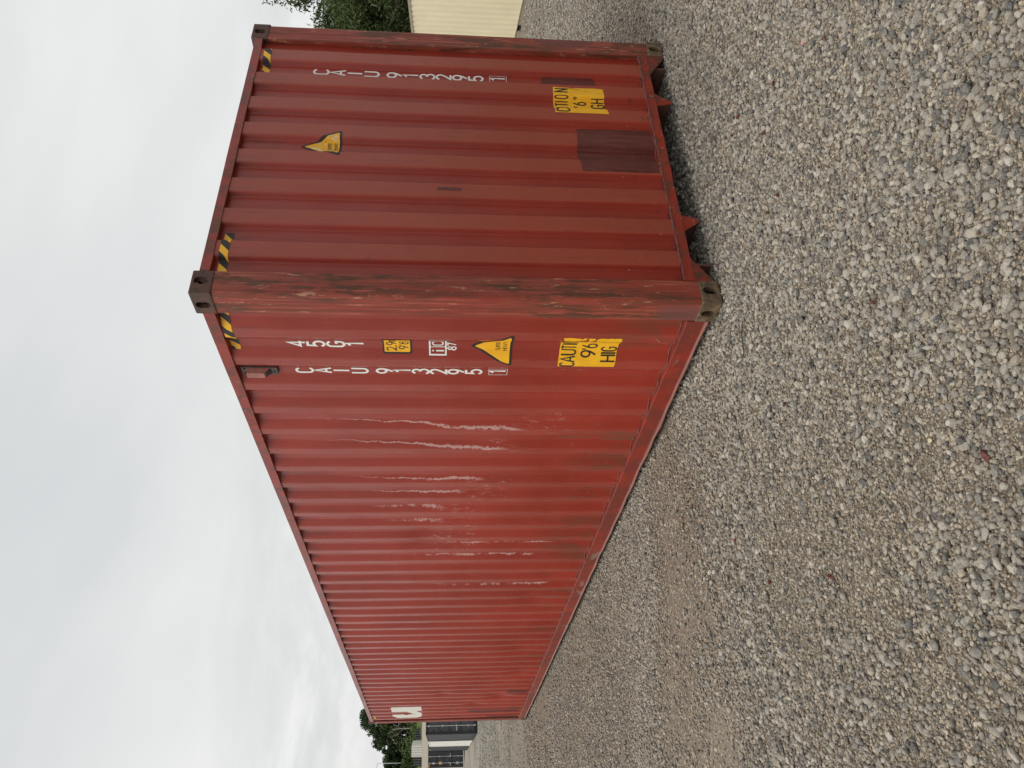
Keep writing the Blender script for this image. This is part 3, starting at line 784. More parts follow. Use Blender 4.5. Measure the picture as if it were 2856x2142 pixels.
# white lettering mark near the far end
LG = [[(10.80, 1.916), (10.80, 2.430), (11.19, 2.434), (11.19, 2.17), (11.34, 2.10), (11.49, 2.0), (11.49, 2.215), (11.40, 2.222), (11.405, 2.430), (11.50, 2.436), (11.58, 2.42), (11.66, 2.39), (11.72, 2.34), (11.725, 2.03),
       (11.69, 1.97), (11.62, 1.935), (11.54, 1.918), (11.42, 1.914), (11.32, 1.93), (11.24, 1.975), (11.16, 2.0), (11.14, 1.914)]]
surf_decal('owner_logo', [flute(p) for p in LG], 'side', M['offwhite'], box, .002)
# chalk scribbles
def scrib(pts, face): return strip([((-p if face == 'side' else p), z_) for p, z_ in pts], .0022)
SCR = [([(1.22 + .018 * math.cos(k * .8), .78 + .014 * math.sin(k * .8) - k * .0015) for k in range(9)], 'side'),
       ([(.725 + .012 * math.sin(k), .93 - .008 * k) for k in range(8)], 'side'), ([(.735 + .014 * math.cos(k * .9), .80 + .012 * math.sin(k * .9)) for k in range(9)], 'side'),
       ([(.735 + .012 * math.cos(k * 1.0), .70 + .018 * math.sin(k * .9)) for k in range(8)], 'side'), ([(.70 + .01 * math.sin(k * 1.5), .30 - .006 * k) for k in range(9)], 'side'),
       ([(.36, .30), (.40, .26), (.42, .22), (.43, .19)], 'side')]
for p, f_ in SCR: place_text('chalk_scribble', [scrib(p, f_)], 'side', M['chalk'])
# vent cover high on the side
vb = MB().box((.028, .728, 2.566), (.046, .802, 2.780)).obj('vent', M['ventdark'], box)
MB().prism([(.700, 2.625), (.700, 2.745)], 'x', 0, 0) if False else None
mb = MB(); v0 = [(.030, .735), (-.006, .742), (-.006, .790), (.030, .797)]
for z_ in (2.610, 2.745):
    sh = .028 if z_ < 2.7 else 0
    mb.v += [(a + (.0 if a > 0 else 0), b, z_ + (sh if a < 0 else 0)) for a, b in v0]
mb.f += [(0, 1, 5, 4), (1, 2, 6, 5), (2, 3, 7, 6), (3, 0, 4, 7), (4, 5, 6, 7), (3, 2, 1, 0)]
mb.obj('vent_hood', M['vent'], vb)
mb = MB()
for k in range(6): mb.box((-.004 + k * .005, .744, 2.634 - k * .006), (.004 + k * .005, .788, 2.637 - k * .006))
mb.obj('vent_louvres', M['ventdark'], vb)
for (yy, z_) in ((.742, 2.762), (.788, 2.762), (.765, 2.585)):
    MB().tube([(.029, yy, z_), (.022, yy, z_)], .006, 8).obj('rivet', M['black'], vb)

# ------------------------------------------------------------------ GROUND
def camxy(right, depth):
    """point on the plan from metres to the right and metres ahead of the camera"""
    f2 = Vector((FWD.x, FWD.y)).normalized(); r2 = Vector((f2.y, -f2.x))
    p = Vector((CAM.x, CAM.y)) + f2 * depth + r2 * right; return p.x, p.y
F2 = np.array([FWD.x, FWD.y]) / math.hypot(FWD.x, FWD.y)
def ss(a, b, x):
    t_ = np.clip((x - a) / (b - a), 0, 1); return t_ * t_ * (3 - 2 * t_)
def gh(x, y):
    x = np.asarray(x, float); y = np.asarray(y, float)
    dist = np.hypot(x - 1, y - 4); d = (x - CAM.x) * F2[0] + (y - CAM.y) * F2[1]
    z = -.17 * ss(9, 17, dist) - .17 * 0
    near = 1 - ss(14, 30, dist)
    und = (vnoise(x, y, .9, 21) - .5) * .05 + (vnoise(x, y, 2.6, 22) - .5) * .022
    dbx = np.maximum(np.maximum(-x, x - 2.438), np.maximum(-y, y - 12.19))      # distance outside the footprint
    z = z + und * near * ss(.05, 1.2, dbx) - .012 * (1 - ss(0, .5, dbx))
    # shallow tyre rut running alongside
    lx = x + 1.95 + .12 * np.sin(y * .6); z = z - .045 * np.exp(-(lx / .22) ** 2) * near * ss(-1.5, .5, y) * (1 - ss(5, 9, y)) * (vnoise(x, y, 1.2, 23))
    # short scuffed furrow beside the long wall, with a little heap at its near side
    ey = y - (1.16 + .28 * (x + 1.2) ** 2 + .10 * (x + 1.2)); span = ss(-1.75, -1.3, x) * (1 - ss(-.7, -.42, x))
    z = z - .05 * np.exp(-(ey / .075) ** 2) * span + .035 * np.exp(-((ey + .17) / .11) ** 2) * span + .03 * np.exp(-((x + .45) / .16) ** 2 - ((y - 1.35) / .13) ** 2)
    z = z + 3.5 * ss(72, 84, d) + 3.2 * ss(84, 190, d) + 3.4 * ss(190, 214, d) + 9 * ss(214, 420, d)
    return z
def sinhgrid(n, k, ext):
    u = np.linspace(-1, 1, n); return np.sinh(u * k) / math.sinh(k) * ext
gx = sinhgrid(340, 7.2, 900) - 1.2; gy = sinhgrid(340, 7.2, 900) + .2
GX, GY = np.meshgrid(gx, gy, indexing='ij'); GZ = gh(GX, GY)
V = np.stack([GX, GY, GZ], -1).reshape(-1, 3); n_ = 340
i = np.arange(n_ - 1)[:, None] * n_ + np.arange(n_ - 1)[None, :]
Fq = np.stack([i, i + n_, i + n_ + 1, i + 1], -1).reshape(-1, 4)

STONE = [(.0, (.44, .39, .315)), (.16, (.32, .285, .235)), (.30, (.225, .205, .175)), (.42, (.095, .098, .10)), (.52, (.27, .245, .205)), (.62, (.39, .335, .25)), (.72, (.20, .16, .12)), (.82, (.52, .465, .375)), (.93, (.13, .125, .12))]
t = NT('gravel_ground'); P = t.pos(); x, y, z = sepxyz(t, P)
wp = t.n.new('ShaderNodeVectorMath'); wp.operation = 'ADD'; t.l.new(P, wp.inputs[0])
nz = t.n.new('ShaderNodeVectorMath'); nz.operation = 'SCALE'; t.l.new(t.noise(P, 60, 3, .6, 0, 'Color'), nz.inputs[0]); nz.inputs['Scale'].default_value = .010
t.l.new(nz.outputs[0], wp.inputs[1]); Pw = wp.outputs[0]
def cellcol(scale):
    r = t.n.new('ShaderNodeValToRGB'); r.color_ramp.interpolation = 'CONSTANT'
    t.l.new(sepxyz(t, t.voro(Pw, scale, 'F1', 'Color'))[0], r.inputs[0]); e = r.color_ramp.elements
    while len(e) < len(STONE): e.new(.5)
    for k, (p, c_) in enumerate(STONE): e[k].position = p; e[k].color = (*c_, 1)
    return r.outputs[0]
fines = t.mix(t.step(t.noise(P, 170, 4, .7), .35, .65), (.075, .057, .040), (.235, .187, .138))  # kept dark so the colour carries the shade in crevices between stones
fines = t.mix(t.step(t.noise(P, 420, 3, .7), .55, .7), fines, (.33, .275, .21))
peb = cellcol(75); peb2 = cellcol(38)
d1 = t.voro(Pw, 75, 'F1', 'Distance'); d2 = t.voro(Pw, 38, 'F1', 'Distance')
sel1 = t.math('MULTIPLY', t.step(d1, .55, .38), t.step(sepxyz(t, t.voro(Pw, 75, 'F1', 'Color'))[1], .25, .30))
sel2 = t.math('MULTIPLY', t.step(d2, .52, .36), t.step(sepxyz(t, t.voro(Pw, 38, 'F1', 'Color'))[1], .45, .50))
c = t.mix(sel1, fines, peb); c = t.mix(sel2, c, peb2)
# damp / sandy patches and wheel lanes
lane = t.noise(t.map(P, (1, .45, 1)), .55, 5, .6)
c = t.mix(t.math('MULTIPLY', t.step(lane, .50, .64), .40), c, t.mix(.5, c, (.25, .20, .155)))
c = t.mix(t.math('MULTIPLY', t.step(t.noise(P, .35, 4, .55), .50, .66), .35), c, (.31, .265, .21))
# beyond the yard: grass
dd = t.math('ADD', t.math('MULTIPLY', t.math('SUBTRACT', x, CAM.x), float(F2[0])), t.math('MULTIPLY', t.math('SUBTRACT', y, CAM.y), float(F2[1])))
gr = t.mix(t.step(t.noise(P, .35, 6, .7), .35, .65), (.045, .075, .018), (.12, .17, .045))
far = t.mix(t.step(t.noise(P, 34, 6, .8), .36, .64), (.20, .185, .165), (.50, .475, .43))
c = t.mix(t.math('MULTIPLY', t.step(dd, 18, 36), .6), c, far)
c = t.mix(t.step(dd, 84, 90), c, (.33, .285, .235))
c = t.mix(t.step(t.math('ADD', dd, t.math('MULTIPLY', t.noise(P, .2, 4, .6), 8)), 188, 194), c, gr)
mz = t.math('MULTIPLY', t.step(t.noise(P, .45, 5, .7), .54, .62), t.math('MULTIPLY', t.step(dd, 36, 42), t.step(dd, 66, 60)))
c = t.mix(t.math('MULTIPLY', mz, .6), c, (.14, .13, .045))
h = t.math('ADD', t.math('MULTIPLY', t.math('SUBTRACT', 1, t.math('MULTIPLY', d1, 1.3)), t.math('MULTIPLY', sel1, .5)), t.math('MULTIPLY', t.math('SUBTRACT', 1, t.math('MULTIPLY', d2, 1.3)), t.math('MULTIPLY', sel2, 1.0)))
h = t.math('ADD', h, t.math('MULTIPLY', t.noise(P, 220, 4, .7), .35))
M['ground'] = t.fin(c, .92, 0, t.bump(h, .9, .009), .25)
g = mesh_obj('ground', V.tolist(), Fq.tolist(), M['ground'], None, True); tag(g, kind='structure')

# ---- loose stones: one uncountable mass, thousands of real stones scattered by geometry nodes
def ring_pts(n, r0, r1, half=R(41)):
    yaw = math.atan2(F2[1], F2[0]); r = np.sqrt(rng.uniform(r0 * r0, r1 * r1, n)); a = yaw + rng.uniform(-half, half, n)
    return np.stack([CAM.x + r * np.cos(a), CAM.y + r * np.sin(a)], -1), r
def area(r0, r1): return R(82) / 2 * (r1 * r1 - r0 * r0)
P_, S_ = [], []
def scatter(dens, r0, r1, smin, smax, seed, thr, fade=None):
    n = int(dens * area(r0, r1)); p, r = ring_pts(n, r0, r1)
    keep = np.ones(n, bool)
    m_ = vnoise(p[:, 0], p[:, 1], .75, 31) * .6 + vnoise(p[:, 0], p[:, 1], 2.3, 32) * .3 + vnoise(p[:, 0], p[:, 1], 6, 35) * .1
    # coarser, looser stone to the lower right (in front of the end), more trodden fines along the long side
    coarse = ss(-2.4, .3, p[:, 0] - .30 * p[:, 1] - .4) * .36 + ss(3.4, 2.0, r) * .30
    keep &= rng.uniform(0, 1, n) < np.clip((m_ + coarse - thr) * 4.0 + .5, .06, 1)
    inside = (p[:, 0] > .25) & (p[:, 0] < 2.2) & (p[:, 1] > .9) & (p[:, 1] < 12)
    keep &= ~inside
    if fade: keep &= rng.uniform(0, 1, n) > ss(fade, r1, r)
    p = p[keep]; s = smin + (smax - smin) * rng.beta(1.3, 2.6, len(p))
    P_.append(p); S_.append(s)
scatter(1700, 1.2, 7.0, .015, .036, 1, .58, 5.8)
scatter(4200, 1.2, 8.5, .009, .022, 2, .46, 6.5)
scatter(9500, 1.2, 4.4, .004, .011, 3, .25, 3.0)
scatter(1500, 5.8, 14., .013, .030, 4, .45, 11)
scatter(380, 11., 28., .020, .042, 5, .44, 22)
scatter(150, 24., 46., .025, .055, 6, .40, 38)
pp = np.concatenate(P_); sz = np.concatenate(S_); n = len(pp)
zz_ = gh(pp[:, 0], pp[:, 1]) + sz * rng.uniform(-.02, .42, n)
me = bpy.data.meshes.new('gravel'); me.vertices.add(n)
me.vertices.foreach_set('co', np.stack([pp[:, 0], pp[:, 1], zz_], -1).astype(np.float32).ravel())
def addattr(name, typ, key, arr):
    a = me.attributes.new(name, typ, 'POINT'); a.data.foreach_set(key, arr)
addattr('rot', 'FLOAT_VECTOR', 'vector', np.stack([rng.normal(0, .35, n), rng.normal(0, .35, n), rng.uniform(0, 6.28, n)], -1).astype(np.float32).ravel())
asp = np.stack([rng.uniform(.8, 1.35, n), rng.uniform(.65, 1.0, n), rng.uniform(.48, .92, n)], -1) * sz[:, None] * .5
addattr('scl', 'FLOAT_VECTOR', 'vector', asp.astype(np.float32).ravel())
NV = 14
addattr('idx', 'INT', 'value', rng.integers(0, NV, n).astype(np.int32))
pal = np.array([c_ for p, c_ in STONE] + [(.42, .345, .235), (.075, .082, .09), (.35, .315, .26), (.17, .10, .07), (.47, .42, .335)]); wts = np.array([4, 4, 3.2, 2.6, 4, 2.4, 1.1, 2.8, 2.6, 1.2, 1.8, 4.5, .35, 4]); wts = wts / wts.sum()
ci = rng.choice(len(pal), n, p=wts); cols = pal[ci] * rng.uniform(.66, 1.12, (n, 1))
bigf = ss(.011, .021, sz)[:, None]; grey_ = cols.mean(1, keepdims=True) * np.array([[.99, 1.0, .99]])
cols = (cols * np.array([[.90, .83, .765]])) * (1 - bigf) + (cols * .72 + grey_ * .28) * .93 * bigf; cols = np.concatenate([cols, rng.uniform(0, 1, (n, 1))], 1)
addattr('col', 'FLOAT_COLOR', 'color', cols.astype(np.float32).ravel())
go = bpy.data.objects.new('gravel', me); COL.objects.link(go); tag(go, 'loose grey and beige crushed stones covering the yard', 'gravel', kind='stuff')
t = NT('stone')
at = t.n.new('ShaderNodeAttribute'); at.attribute_type = 'INSTANCER'; at.attribute_name = 'col'
P = t.coord('Object'); PW = t.pos()
c = t.mix(t.math('MULTIPLY', t.step(t.noise(P, 2.2, 6, .7), .42, .68), .45), at.outputs['Color'], (.42, .37, .295))
c = t.mix(t.math('MULTIPLY', t.step(t.noise(PW, 240, 4, .7), .50, .64), .5), c, (.10, .085, .07))
c = t.mix(t.math('MULTIPLY', t.step(t.noise(PW, 420, 3, .7), .56, .66), .45), c, (.58, .55, .50))
M['stone'] = t.fin(c, .85, 0, t.bump(t.noise(PW, 260, 5, .7), .6, .0022), .3)
ng = bpy.data.node_groups.new('gravel_scatter', 'GeometryNodeTree')
ng.interface.new_socket('Geometry', in_out='INPUT', socket_type='NodeSocketGeometry'); ng.interface.new_socket('Geometry', in_out='OUTPUT', socket_type='NodeSocketGeometry')
A = ng.nodes; K = ng.links
gi = A.new('NodeGroupInput'); gout = A.new('NodeGroupOutput')
join = A.new('GeometryNodeJoinGeometry')
for k in range(NV):
    ico = A.new('GeometryNodeMeshIcoSphere'); ico.inputs['Radius'].default_value = 1; ico.inputs['Subdivisions'].default_value = 3 if k < 10 else 2
    sp = A.new('GeometryNodeSetPosition'); K.new(ico.outputs[0], sp.inputs['Geometry'])
    no = A.new('ShaderNodeTexNoise'); no.noise_dimensions = '4D'; no.inputs['W'].default_value = k * 7.31; no.inputs['Scale'].default_value = .75 + .07 * k; no.inputs['Detail'].default_value = 2.5; no.inputs['Roughness'].default_value = .5
    sb = A.new('ShaderNodeVectorMath'); sb.operation = 'SUBTRACT'; K.new(no.outputs['Color'], sb.inputs[0]); sb.inputs[1].default_value = (.5, .5, .5)
    scn = A.new('ShaderNodeVectorMath'); scn.operation = 'SCALE'; K.new(sb.outputs[0], scn.inputs[0]); scn.inputs['Scale'].default_value = 1.35
    K.new(scn.outputs[0], sp.inputs['Offset'])
    # chop with a few planes: facet-like worn faces (voronoi quantised radius)
    sh = A.new('GeometryNodeSetShadeSmooth'); K.new(sp.outputs[0], sh.inputs[0]); sh.inputs['Shade Smooth'].default_value = (k % 3 != 0)
    sm = A.new('GeometryNodeSetMaterial'); K.new(sh.outputs[0], sm.inputs[0]); sm.inputs['Material'].default_value = M['stone']
    g2 = A.new('GeometryNodeGeometryToInstance'); K.new(sm.outputs[0], g2.inputs[0]); K.new(g2.outputs[0], join.inputs[0])
inst = A.new('GeometryNodeInstanceOnPoints'); K.new(gi.outputs[0], inst.inputs['Points']); K.new(join.outputs[0], inst.inputs['Instance'])
inst.inputs['Pick Instance'].default_value = True
def named(name, typ):
    a = A.new('GeometryNodeInputNamedAttribute'); a.data_type = typ; a.inputs['Name'].default_value = name; return a.outputs['Attribute']
K.new(named('idx', 'INT'), inst.inputs['Instance Index'])
e2r = A.new('FunctionNodeEulerToRotation'); K.new(named('rot', 'FLOAT_VECTOR'), e2r.inputs[0]); K.new(e2r.outputs[0], inst.inputs['Rotation'])
K.new(named('scl', 'FLOAT_VECTOR'), inst.inputs['Scale'])
K.new(inst.outputs[0], gout.inputs[0])
md = go.modifiers.new('scatter', 'NODES'); md.node_group = ng
print('stones', n)

# ------------------------------------------------------------------ small things lying on the gravel
def ground_at(px, py):
    d = FWD + RIGHT * ((2142 - py - 1071) / 2171.5555) + DOWN * ((px - 1428) / 2171.5555)
    p = CAM.copy()
    tt = (0 - CAM.z) / d.z
    for _ in range(4):
        q = CAM + d * tt; tt = (float(gh(q.x, q.y)) - CAM.z) / d.z
    return CAM + d * tt
t = NT('dark_red_stone'); P = t.pos()
M['redstone'] = t.fin(t.mix(t.step(t.noise(P, 60, 5, .7), .4, .65), (.085, .020, .016), (.15, .055, .042)), .9, 0, t.bump(t.noise(P, 120, 4, .6), .4, .003))
t = NT('orange_stone'); M['orangestone'] = t.fin((.50, .16, .08), .8)
t = NT('cream_chip'); M['creamchip'] = t.fin((.52, .45, .29), .8)
t = NT('pink_scrap'); M['pink'] = t.fin((.62, .20, .24), .7)
def chip(name, px, py, size, mat, label, cat, group=None, flat=.45, seed=0, asp=.7):
    r_ = random.Random(seed * 13 + 7); p = ground_at(px, py)
    bm = bmesh.new(); bmesh.ops.create_icosphere(bm, subdivisions=2, radius=1)
    pl_ = [(Vector((r_.uniform(-1, 1), r_.uniform(-1, 1), r_.uniform(-1, 1))).normalized(), r_.uniform(.38, .7)) for _ in range(8)]
    for v_ in bm.verts:
        for nn, dd_ in pl_:
            k = v_.co.dot(nn)
            if k > dd_: v_.co -= nn * (k - dd_)
        v_.co = Vector((v_.co.x * size * .54, v_.co.y * size * .54 * asp, v_.co.z * size * .62 * flat))
    o = bm_obj(name, bm, mat); o.location = (p.x, p.y, p.z + size * .26 + .008); o.rotation_euler = (r_.uniform(-.3, .3), r_.uniform(-.3, .3), r_.uniform(0, 6))
    return tag(o, label, cat, group)
chip('red_stone', 2765, 1272, .042, M['redstone'], 'largest dark red stone, lying alone in the coarse gravel nearest the camera', 'stone', seed=1)
RS = [(2197, 1127, .030, 'small dark red stone lying alone level with the warning triangle of the long side'), (2443, 845, .032, 'dark red stone straight out from the near bottom corner casting'),
      (2136, 372, .036, 'chunky red stone, larger of the two side by side in front of the end wall'), (2066, 325, .036, 'long thin red stone sliver in front of the end wall'),
      (2048, 378, .030, 'dull red stone nearest the underside of the end wall'), (2177, 543, .030, 'red stone chip in front of the dark maroon paint patch side of the end wall'),
      (2146, 593, .024, 'tiny red stone chip just beyond the left tunnel foot'), (2310, 105, .030, 'dark red pebble beside the small pink scrap'),
      (2330, 1610, .040, 'bright red flaked stone far out from the long side wall'), (2155, 1625, .032, 'maroon stone between the bright flaked one and the long side wall'),
      (2076, 293, .026, 'small red chip right of the long thin red sliver'), (2040, 290, .024, 'faint red chip closest to the right tunnel foot'),
      (2165, 232, .028, 'brownish red chip farthest right of the group in front of the end wall'), (2300, 1500, .020, 'tiny red chip between the orange stone and the bright red flaked stone')]
for k, (px, py, s_, lb) in enumerate(RS):
    chip('red_stone', px, py, s_, M['redstone'], lb, 'stone', 'small red stone chips in the gravel', seed=k + 3, flat=.5, asp=.5 + .06 * (k % 4))
chip('orange_stone', 2053, 1508, .024, M['orangestone'], 'small bright orange stone in the gravel beside the long red wall', 'stone', seed=40)
chip('cream_chip', 2606, 1228, .026, M['creamchip'], 'pale yellow flake of stone in the coarse gravel', 'stone', seed=41, flat=.2)
chip('pink_scrap', 2246, 122, .028, M['pink'], 'small pink scrap on the pale gravel in front of the container end', 'scrap', seed=42, flat=.2, asp=.4)
a, b, c3 = ground_at(2081, 895), ground_at(2084, 982), ground_at(2076, 1010)
mid = (a + b) / 2 + Vector((.008, 0, .004))
tw = MB().tube([a + Vector((0, 0, .02)), mid + Vector((0, 0, .02)), b + Vector((0, 0, .018)), c3 + Vector((0, 0, .012))], [.0022, .003, .003, .0015], 6).obj('twig', simple('dark_twig', (.03, .022, .02), .8), None)
tag(tw, 'thin dark twig lying on the gravel near the front corner of the red container', 'twig')

# ------------------------------------------------------------------ other containers
def bg_container(label, loc, ang, Lb, Hb, mats, doors=True,  group=None, detail=True, pockets=False, fine=False, stickers=False):
    """origin: corner at x=0,y=0, long axis +y, doors at the y=0 end"""
    B = empty('shipping_container', loc, ang, label, 'shipping container', group)
    wall, frame, metal, dark = mats; W_ = 2.438
    pit = .278; ks = []
    s = .20
    while s < Lb - .2 - pit:
        ks += [(s, .014), (s + .07, .014), (s + .138, .048), (s + .208, .048)]; s += pit
    ks = [(.14, .048)] + ks + [(Lb - .14, .048)]
    if pockets: ks = [(q, .014 + (d_ - .014) * .45) for q, d_ in ks]
    for side in (0, 1):
        v = []; f = []
        for (a, d_) in ks:
            x_ = d_ if side == 0 else W_ - d_; v += [(x_, a, .155), (x_, a, Hb - .06)]
        for i in range(len(ks) - 1): f.append((2 * i, 2 * i + 1, 2 * i + 3, 2 * i + 2) if side else (2 * i, 2 * i + 2, 2 * i + 3, 2 * i + 1))
        mesh_obj('side_panel', v, f, wall, B)
    MB().box((.04, .04, Hb - .045), (W_ - .04, Lb - .04, Hb - .02)).obj('roof', wall, B)
    MB().box((.05, .05, .14), (W_ - .05, Lb - .05, .17)).obj('floor', dark, B)
    k2 = [(.14, .05)]
    s = .2
    while s < W_ - .35: k2 += [(s, .016), (s + .11, .016), (s + .128, .05), (s + .232, .05)]; s += .25
    k2 += [(W_ - .14, .05)]
    v = []; f = []
    for (a, d_) in k2: v += [(a, Lb - d_, .155), (a, Lb - d_, Hb - .06)]
    for i in range(len(k2) - 1): f.append((2 * i, 2 * i + 1, 2 * i + 3, 2 * i + 2))
    mesh_obj('end_panel', v, f, wall, B)
    for a in (0, W_ - .14):
        for b_ in (0, Lb - .14): MB().box((a + .004, b_ + .004, .1175), (a + .136, b_ + .136, Hb - .1185)).obj('corner_post', frame, B)
    for a in (0, W_ - .06):
        MB().box((a + .004, .1785, Hb - .06), (a + .056, Lb - .1785, Hb - .006)).obj('top_side_rail', frame, B)
        if not pockets:
            MB().box((a + .004, .1785, .03), (a + .056, Lb - .1785, .158)).obj('bottom_side_rail', frame, B)
        else:
            cy_ = Lb / 2; seg = [(.1785, cy_ - 1.22), (cy_ - .86, cy_ + .86), (cy_ + 1.22, Lb - .1785)]; mb_ = MB()
            for (q0, q1) in seg: mb_.box((a + .022, q0, .03), (a + .048, q1, .150)); mb_.box((a + .008, q0, .026), (a + .05, q1, .036)); mb_.box((a + .004, q0, .152), (a + .052, q1, .164))
            for qc in (cy_ - 1.04, cy_ + 1.04): mb_.box((a + .004, qc - .18, .03), (a + .056, qc + .18, .040)); mb_.box((a + .004, qc - .18, .148), (a + .056, qc + .18, .158))
            mb_.obj('bottom_side_rail', frame, B)
    if pockets:
        for qc in (Lb / 2 - 1.04, Lb / 2 + 1.04): MB().box((.06, qc - .18, .041), (W_ - .06, qc + .18, .139)).obj('forklift_pocket', M['hole_dark'], B)  # near-black block paints in the shade inside the pocket
    for b_ in (0, Lb - .06):
        MB().box((.1625, b_ + .004, Hb - .115), (W_ - .1625, b_ + .056, Hb - .006)).obj('top_end_rail', frame, B)
        MB().box((.1625, b_ + .004, .02), (W_ - .1625, b_ + .056, .150)).obj('bottom_end_rail', frame, B)
    for a in (0, 1):
        for b_ in (0, 1):
            for top in (0, 1):
                x0 = W_ - .162 if a else 0; y0 = Lb - .178 if b_ else 0; z0 = Hb - .118 if top else 0
                cc_ = MB().box((x0, y0, z0), (x0 + .162, y0 + .178, z0 + .118)).obj('corner_casting', frame, B)
                if b_ == 0: MB().prism([(x0 + .081 + .025 * math.cos(q * .785), z0 + .06 + .034 * math.sin(q * .785)) for q in range(8)], 'y', -.002, .01).obj('hole_shade_disc', M['hole_dark'], cc_)  # dark disc on the solid face, painted shade of a hole
    if doors:
        for s_ in (0, 1):
            a = .142 + s_ * 1.079; w_ = 1.075
            v = []; f = []
            # vertical profile with horizontal swages
            prof = [(.155, .045), (.20, .03)]
            for zc_ in (.30 * Hb, .52 * Hb, .73 * Hb):
                prof += [(zc_ - .10, .030), (zc_ - .07, .062), (zc_ + .07, .062), (zc_ + .10, .030)]
            prof += [(Hb - .17, .03), (Hb - .12, .045)]
            mb_ = MB()
            for (z_, d_) in prof: mb_.v += [(a + .06, d_, z_), (a + w_ - .06, d_, z_)]
            for i in range(len(prof) - 1): mb_.f.append((2 * i, 2 * i + 1, 2 * i + 3, 2 * i + 2))
            D = mb_.obj('door', wall, B)
            MB().box((a, .018, .152), (a + .058, .08, Hb - .117)).obj('door_stile', wall, D)
            MB().box((a + w_ - .058, .018, .152), (a + w_, .08, Hb - .117)).obj('door_stile', wall, D)
            for q in (.26, .80):
                qx = a + (q if s_ == 0 else w_ - q)
                MB().tube([(qx, -.012, .06), (qx, -.012, Hb - .04)], .017, 8).obj('lock_rod', metal, D)
                for z_ in (.14, .45, 1.05 * Hb / 2.6, 1.75 * Hb / 2.6, Hb - .16): MB().box((qx - .045, -.03, z_ - .025), (qx + .045, .028, z_ + .025)).obj('rod_bracket', metal, D)
                MB().box((qx - .24 if q < .5 else qx - .02, -.034, 1.02), (qx + .02 if q < .5 else qx + .24, -.022, 1.055)).obj('handle', metal, D)
            hx = a + .02 if s_ == 0 else a + w_ - .02
            for z_ in (.35, .85, 1.35, 1.85, Hb - .4):
                MB().box((hx - .05, .002, z_ - .05), (hx + .05, .016, z_ + .05)).obj('hinge', frame, D)
    if stickers:
        yb = simple('orange_sticker', (.72, .32, .03), .5, .1, 30)
        MB().box((.27, .022, 1.72), (.50, .027, 1.95)).obj('caution_sticker', yb, B)
        MB().prism([(.38 + .07 * math.cos(q * .6283), 2.38 + .10 * math.sin(q * .6283)) for q in range(10)], 'y', .022, .027).obj('round_sticker', M['white'], B)
        MB().box((.26, .022, .36), (.48, .027, .60)).obj('data_plate', simple('data_plate', (.28, .28, .29), .4, .2, 30), B)
        for k in range(4):
            for x0 in (.06, 2.10):
                MB().prism([(x0 + k * .07, Hb - .11), (x0 + k * .07 + .04, Hb - .11), (x0 + k * .07 + .06, Hb - .01), (x0 + k * .07 + .02, Hb - .01)], 'y', -.004, .002).obj('stripe', yb, B)
    return B
M['charcoal'] = simple('charcoal_paint', (.018, .021, .026), .65, .2, 3)
M['charcoal2'] = simple('charcoal_frame', (.013, .015, .018), .65, .2, 3)
M['greyside'] = simple('slate_grey_paint', (.058, .062, .066), .6, .12, 2)
M['greyside2'] = simple('dark_grey_paint', (.040, .043, .048), .6, .12, 2)
M['whitepaint'] = simple('white_paint', (.72, .72, .68), .5, .06, 2)
M['galv'] = simple('galvanised_steel', (.48, .49, .50), .4, .12, 20)
M['cream'] = simple('cream_paint', (.80, .72, .50), .45, .05, 1.2)
M['creamrail'] = simple('cream_rail_paint', (.33, .285, .20), .5, .1, 2)
def place(right, depth, z=None):
    x_, y_ = camxy(right, depth); return (x_, y_, float(gh(x_, y_)) if z is None else z)
def ang_of(dr, df):
    """rotation so local +y points along (dr right, df ahead)"""
    f2 = Vector((F2[0], F2[1])); r2 = Vector((f2.y, -f2.x)); d_ = r2 * dr + f2 * df
    return math.atan2(-d_.x, d_.y)
# row of three 20-foot boxes, end to end, long sides seen on their left
def along(start, a, dist): return (start[0] - math.sin(a) * dist, start[1] + math.cos(a) * dist, start[2])
HS = 1 / math.sqrt(1 - FWD.z ** 2)
aR = ang_of(-.462, .887)
p0 = place(-17.64, 39.25, -.155)
bg_container('charcoal container with its doors facing the camera, nearest of the three in the row', p0, aR, 6.058, 2.591, (M['greyside'], M['charcoal2'], M['galv'], M['charcoal2']), True, None)
bg_container('white container between two dark grey ones in the row behind the red container', along(p0, aR, 6.25), aR, 6.058, 2.591, (M['whitepaint'], M['whitepaint'], M['galv'], M['charcoal2']), True, None)
bg_container('dark grey container at the far end of the row, behind the white one', along(p0, aR, 12.5), aR, 6.058, 2.591, (M['greyside2'], M['charcoal2'], M['galv'], M['charcoal2']), True, None)
bg_container('black container with silver lock rods and an orange sticker on its door', place(-30.75, 62.5, -.06), ang_of(.03, 1), 6.058, 2.82, (M['charcoal'], M['charcoal2'], M['galv'], M['charcoal2']), True, None, stickers=True)
# cream container on the right
aC = ang_of(.055, 1.0)
pc = place(7.94, 13.78, -.145)
bg_container('cream container with a black forklift pocket in its bottom rail, beside the feathery trees', pc, aC, 6.058, 2.591, (M['cream'], M['creamrail'], M['galv'], M['creamrail']), True, None, pockets=True)
# containers on the upper level
bg_container('small white container with closed doors on the upper level below the trees', place(-87.8, 184, 6.45), ang_of(-.24, 1), 6.058, 2.591, (M['whitepaint'], M['whitepaint'], M['charcoal'], M['greyside2']), True, None)
bg_container('dark container left of the small white one on the upper level', place(-91.3, 186.5, 6.4), ang_of(-.42, 1), 6.058, 2.3, (M['charcoal'], M['charcoal2'], M['galv'], M['charcoal']), True, None, stickers=False)
bg_container('dark container right of the small white one on the upper level', place(-89.2, 196, 6.5), ang_of(-.44, 1), 6.058, 2.1, (M['charcoal'], M['greyside'], M['galv'], M['charcoal']), True, None)

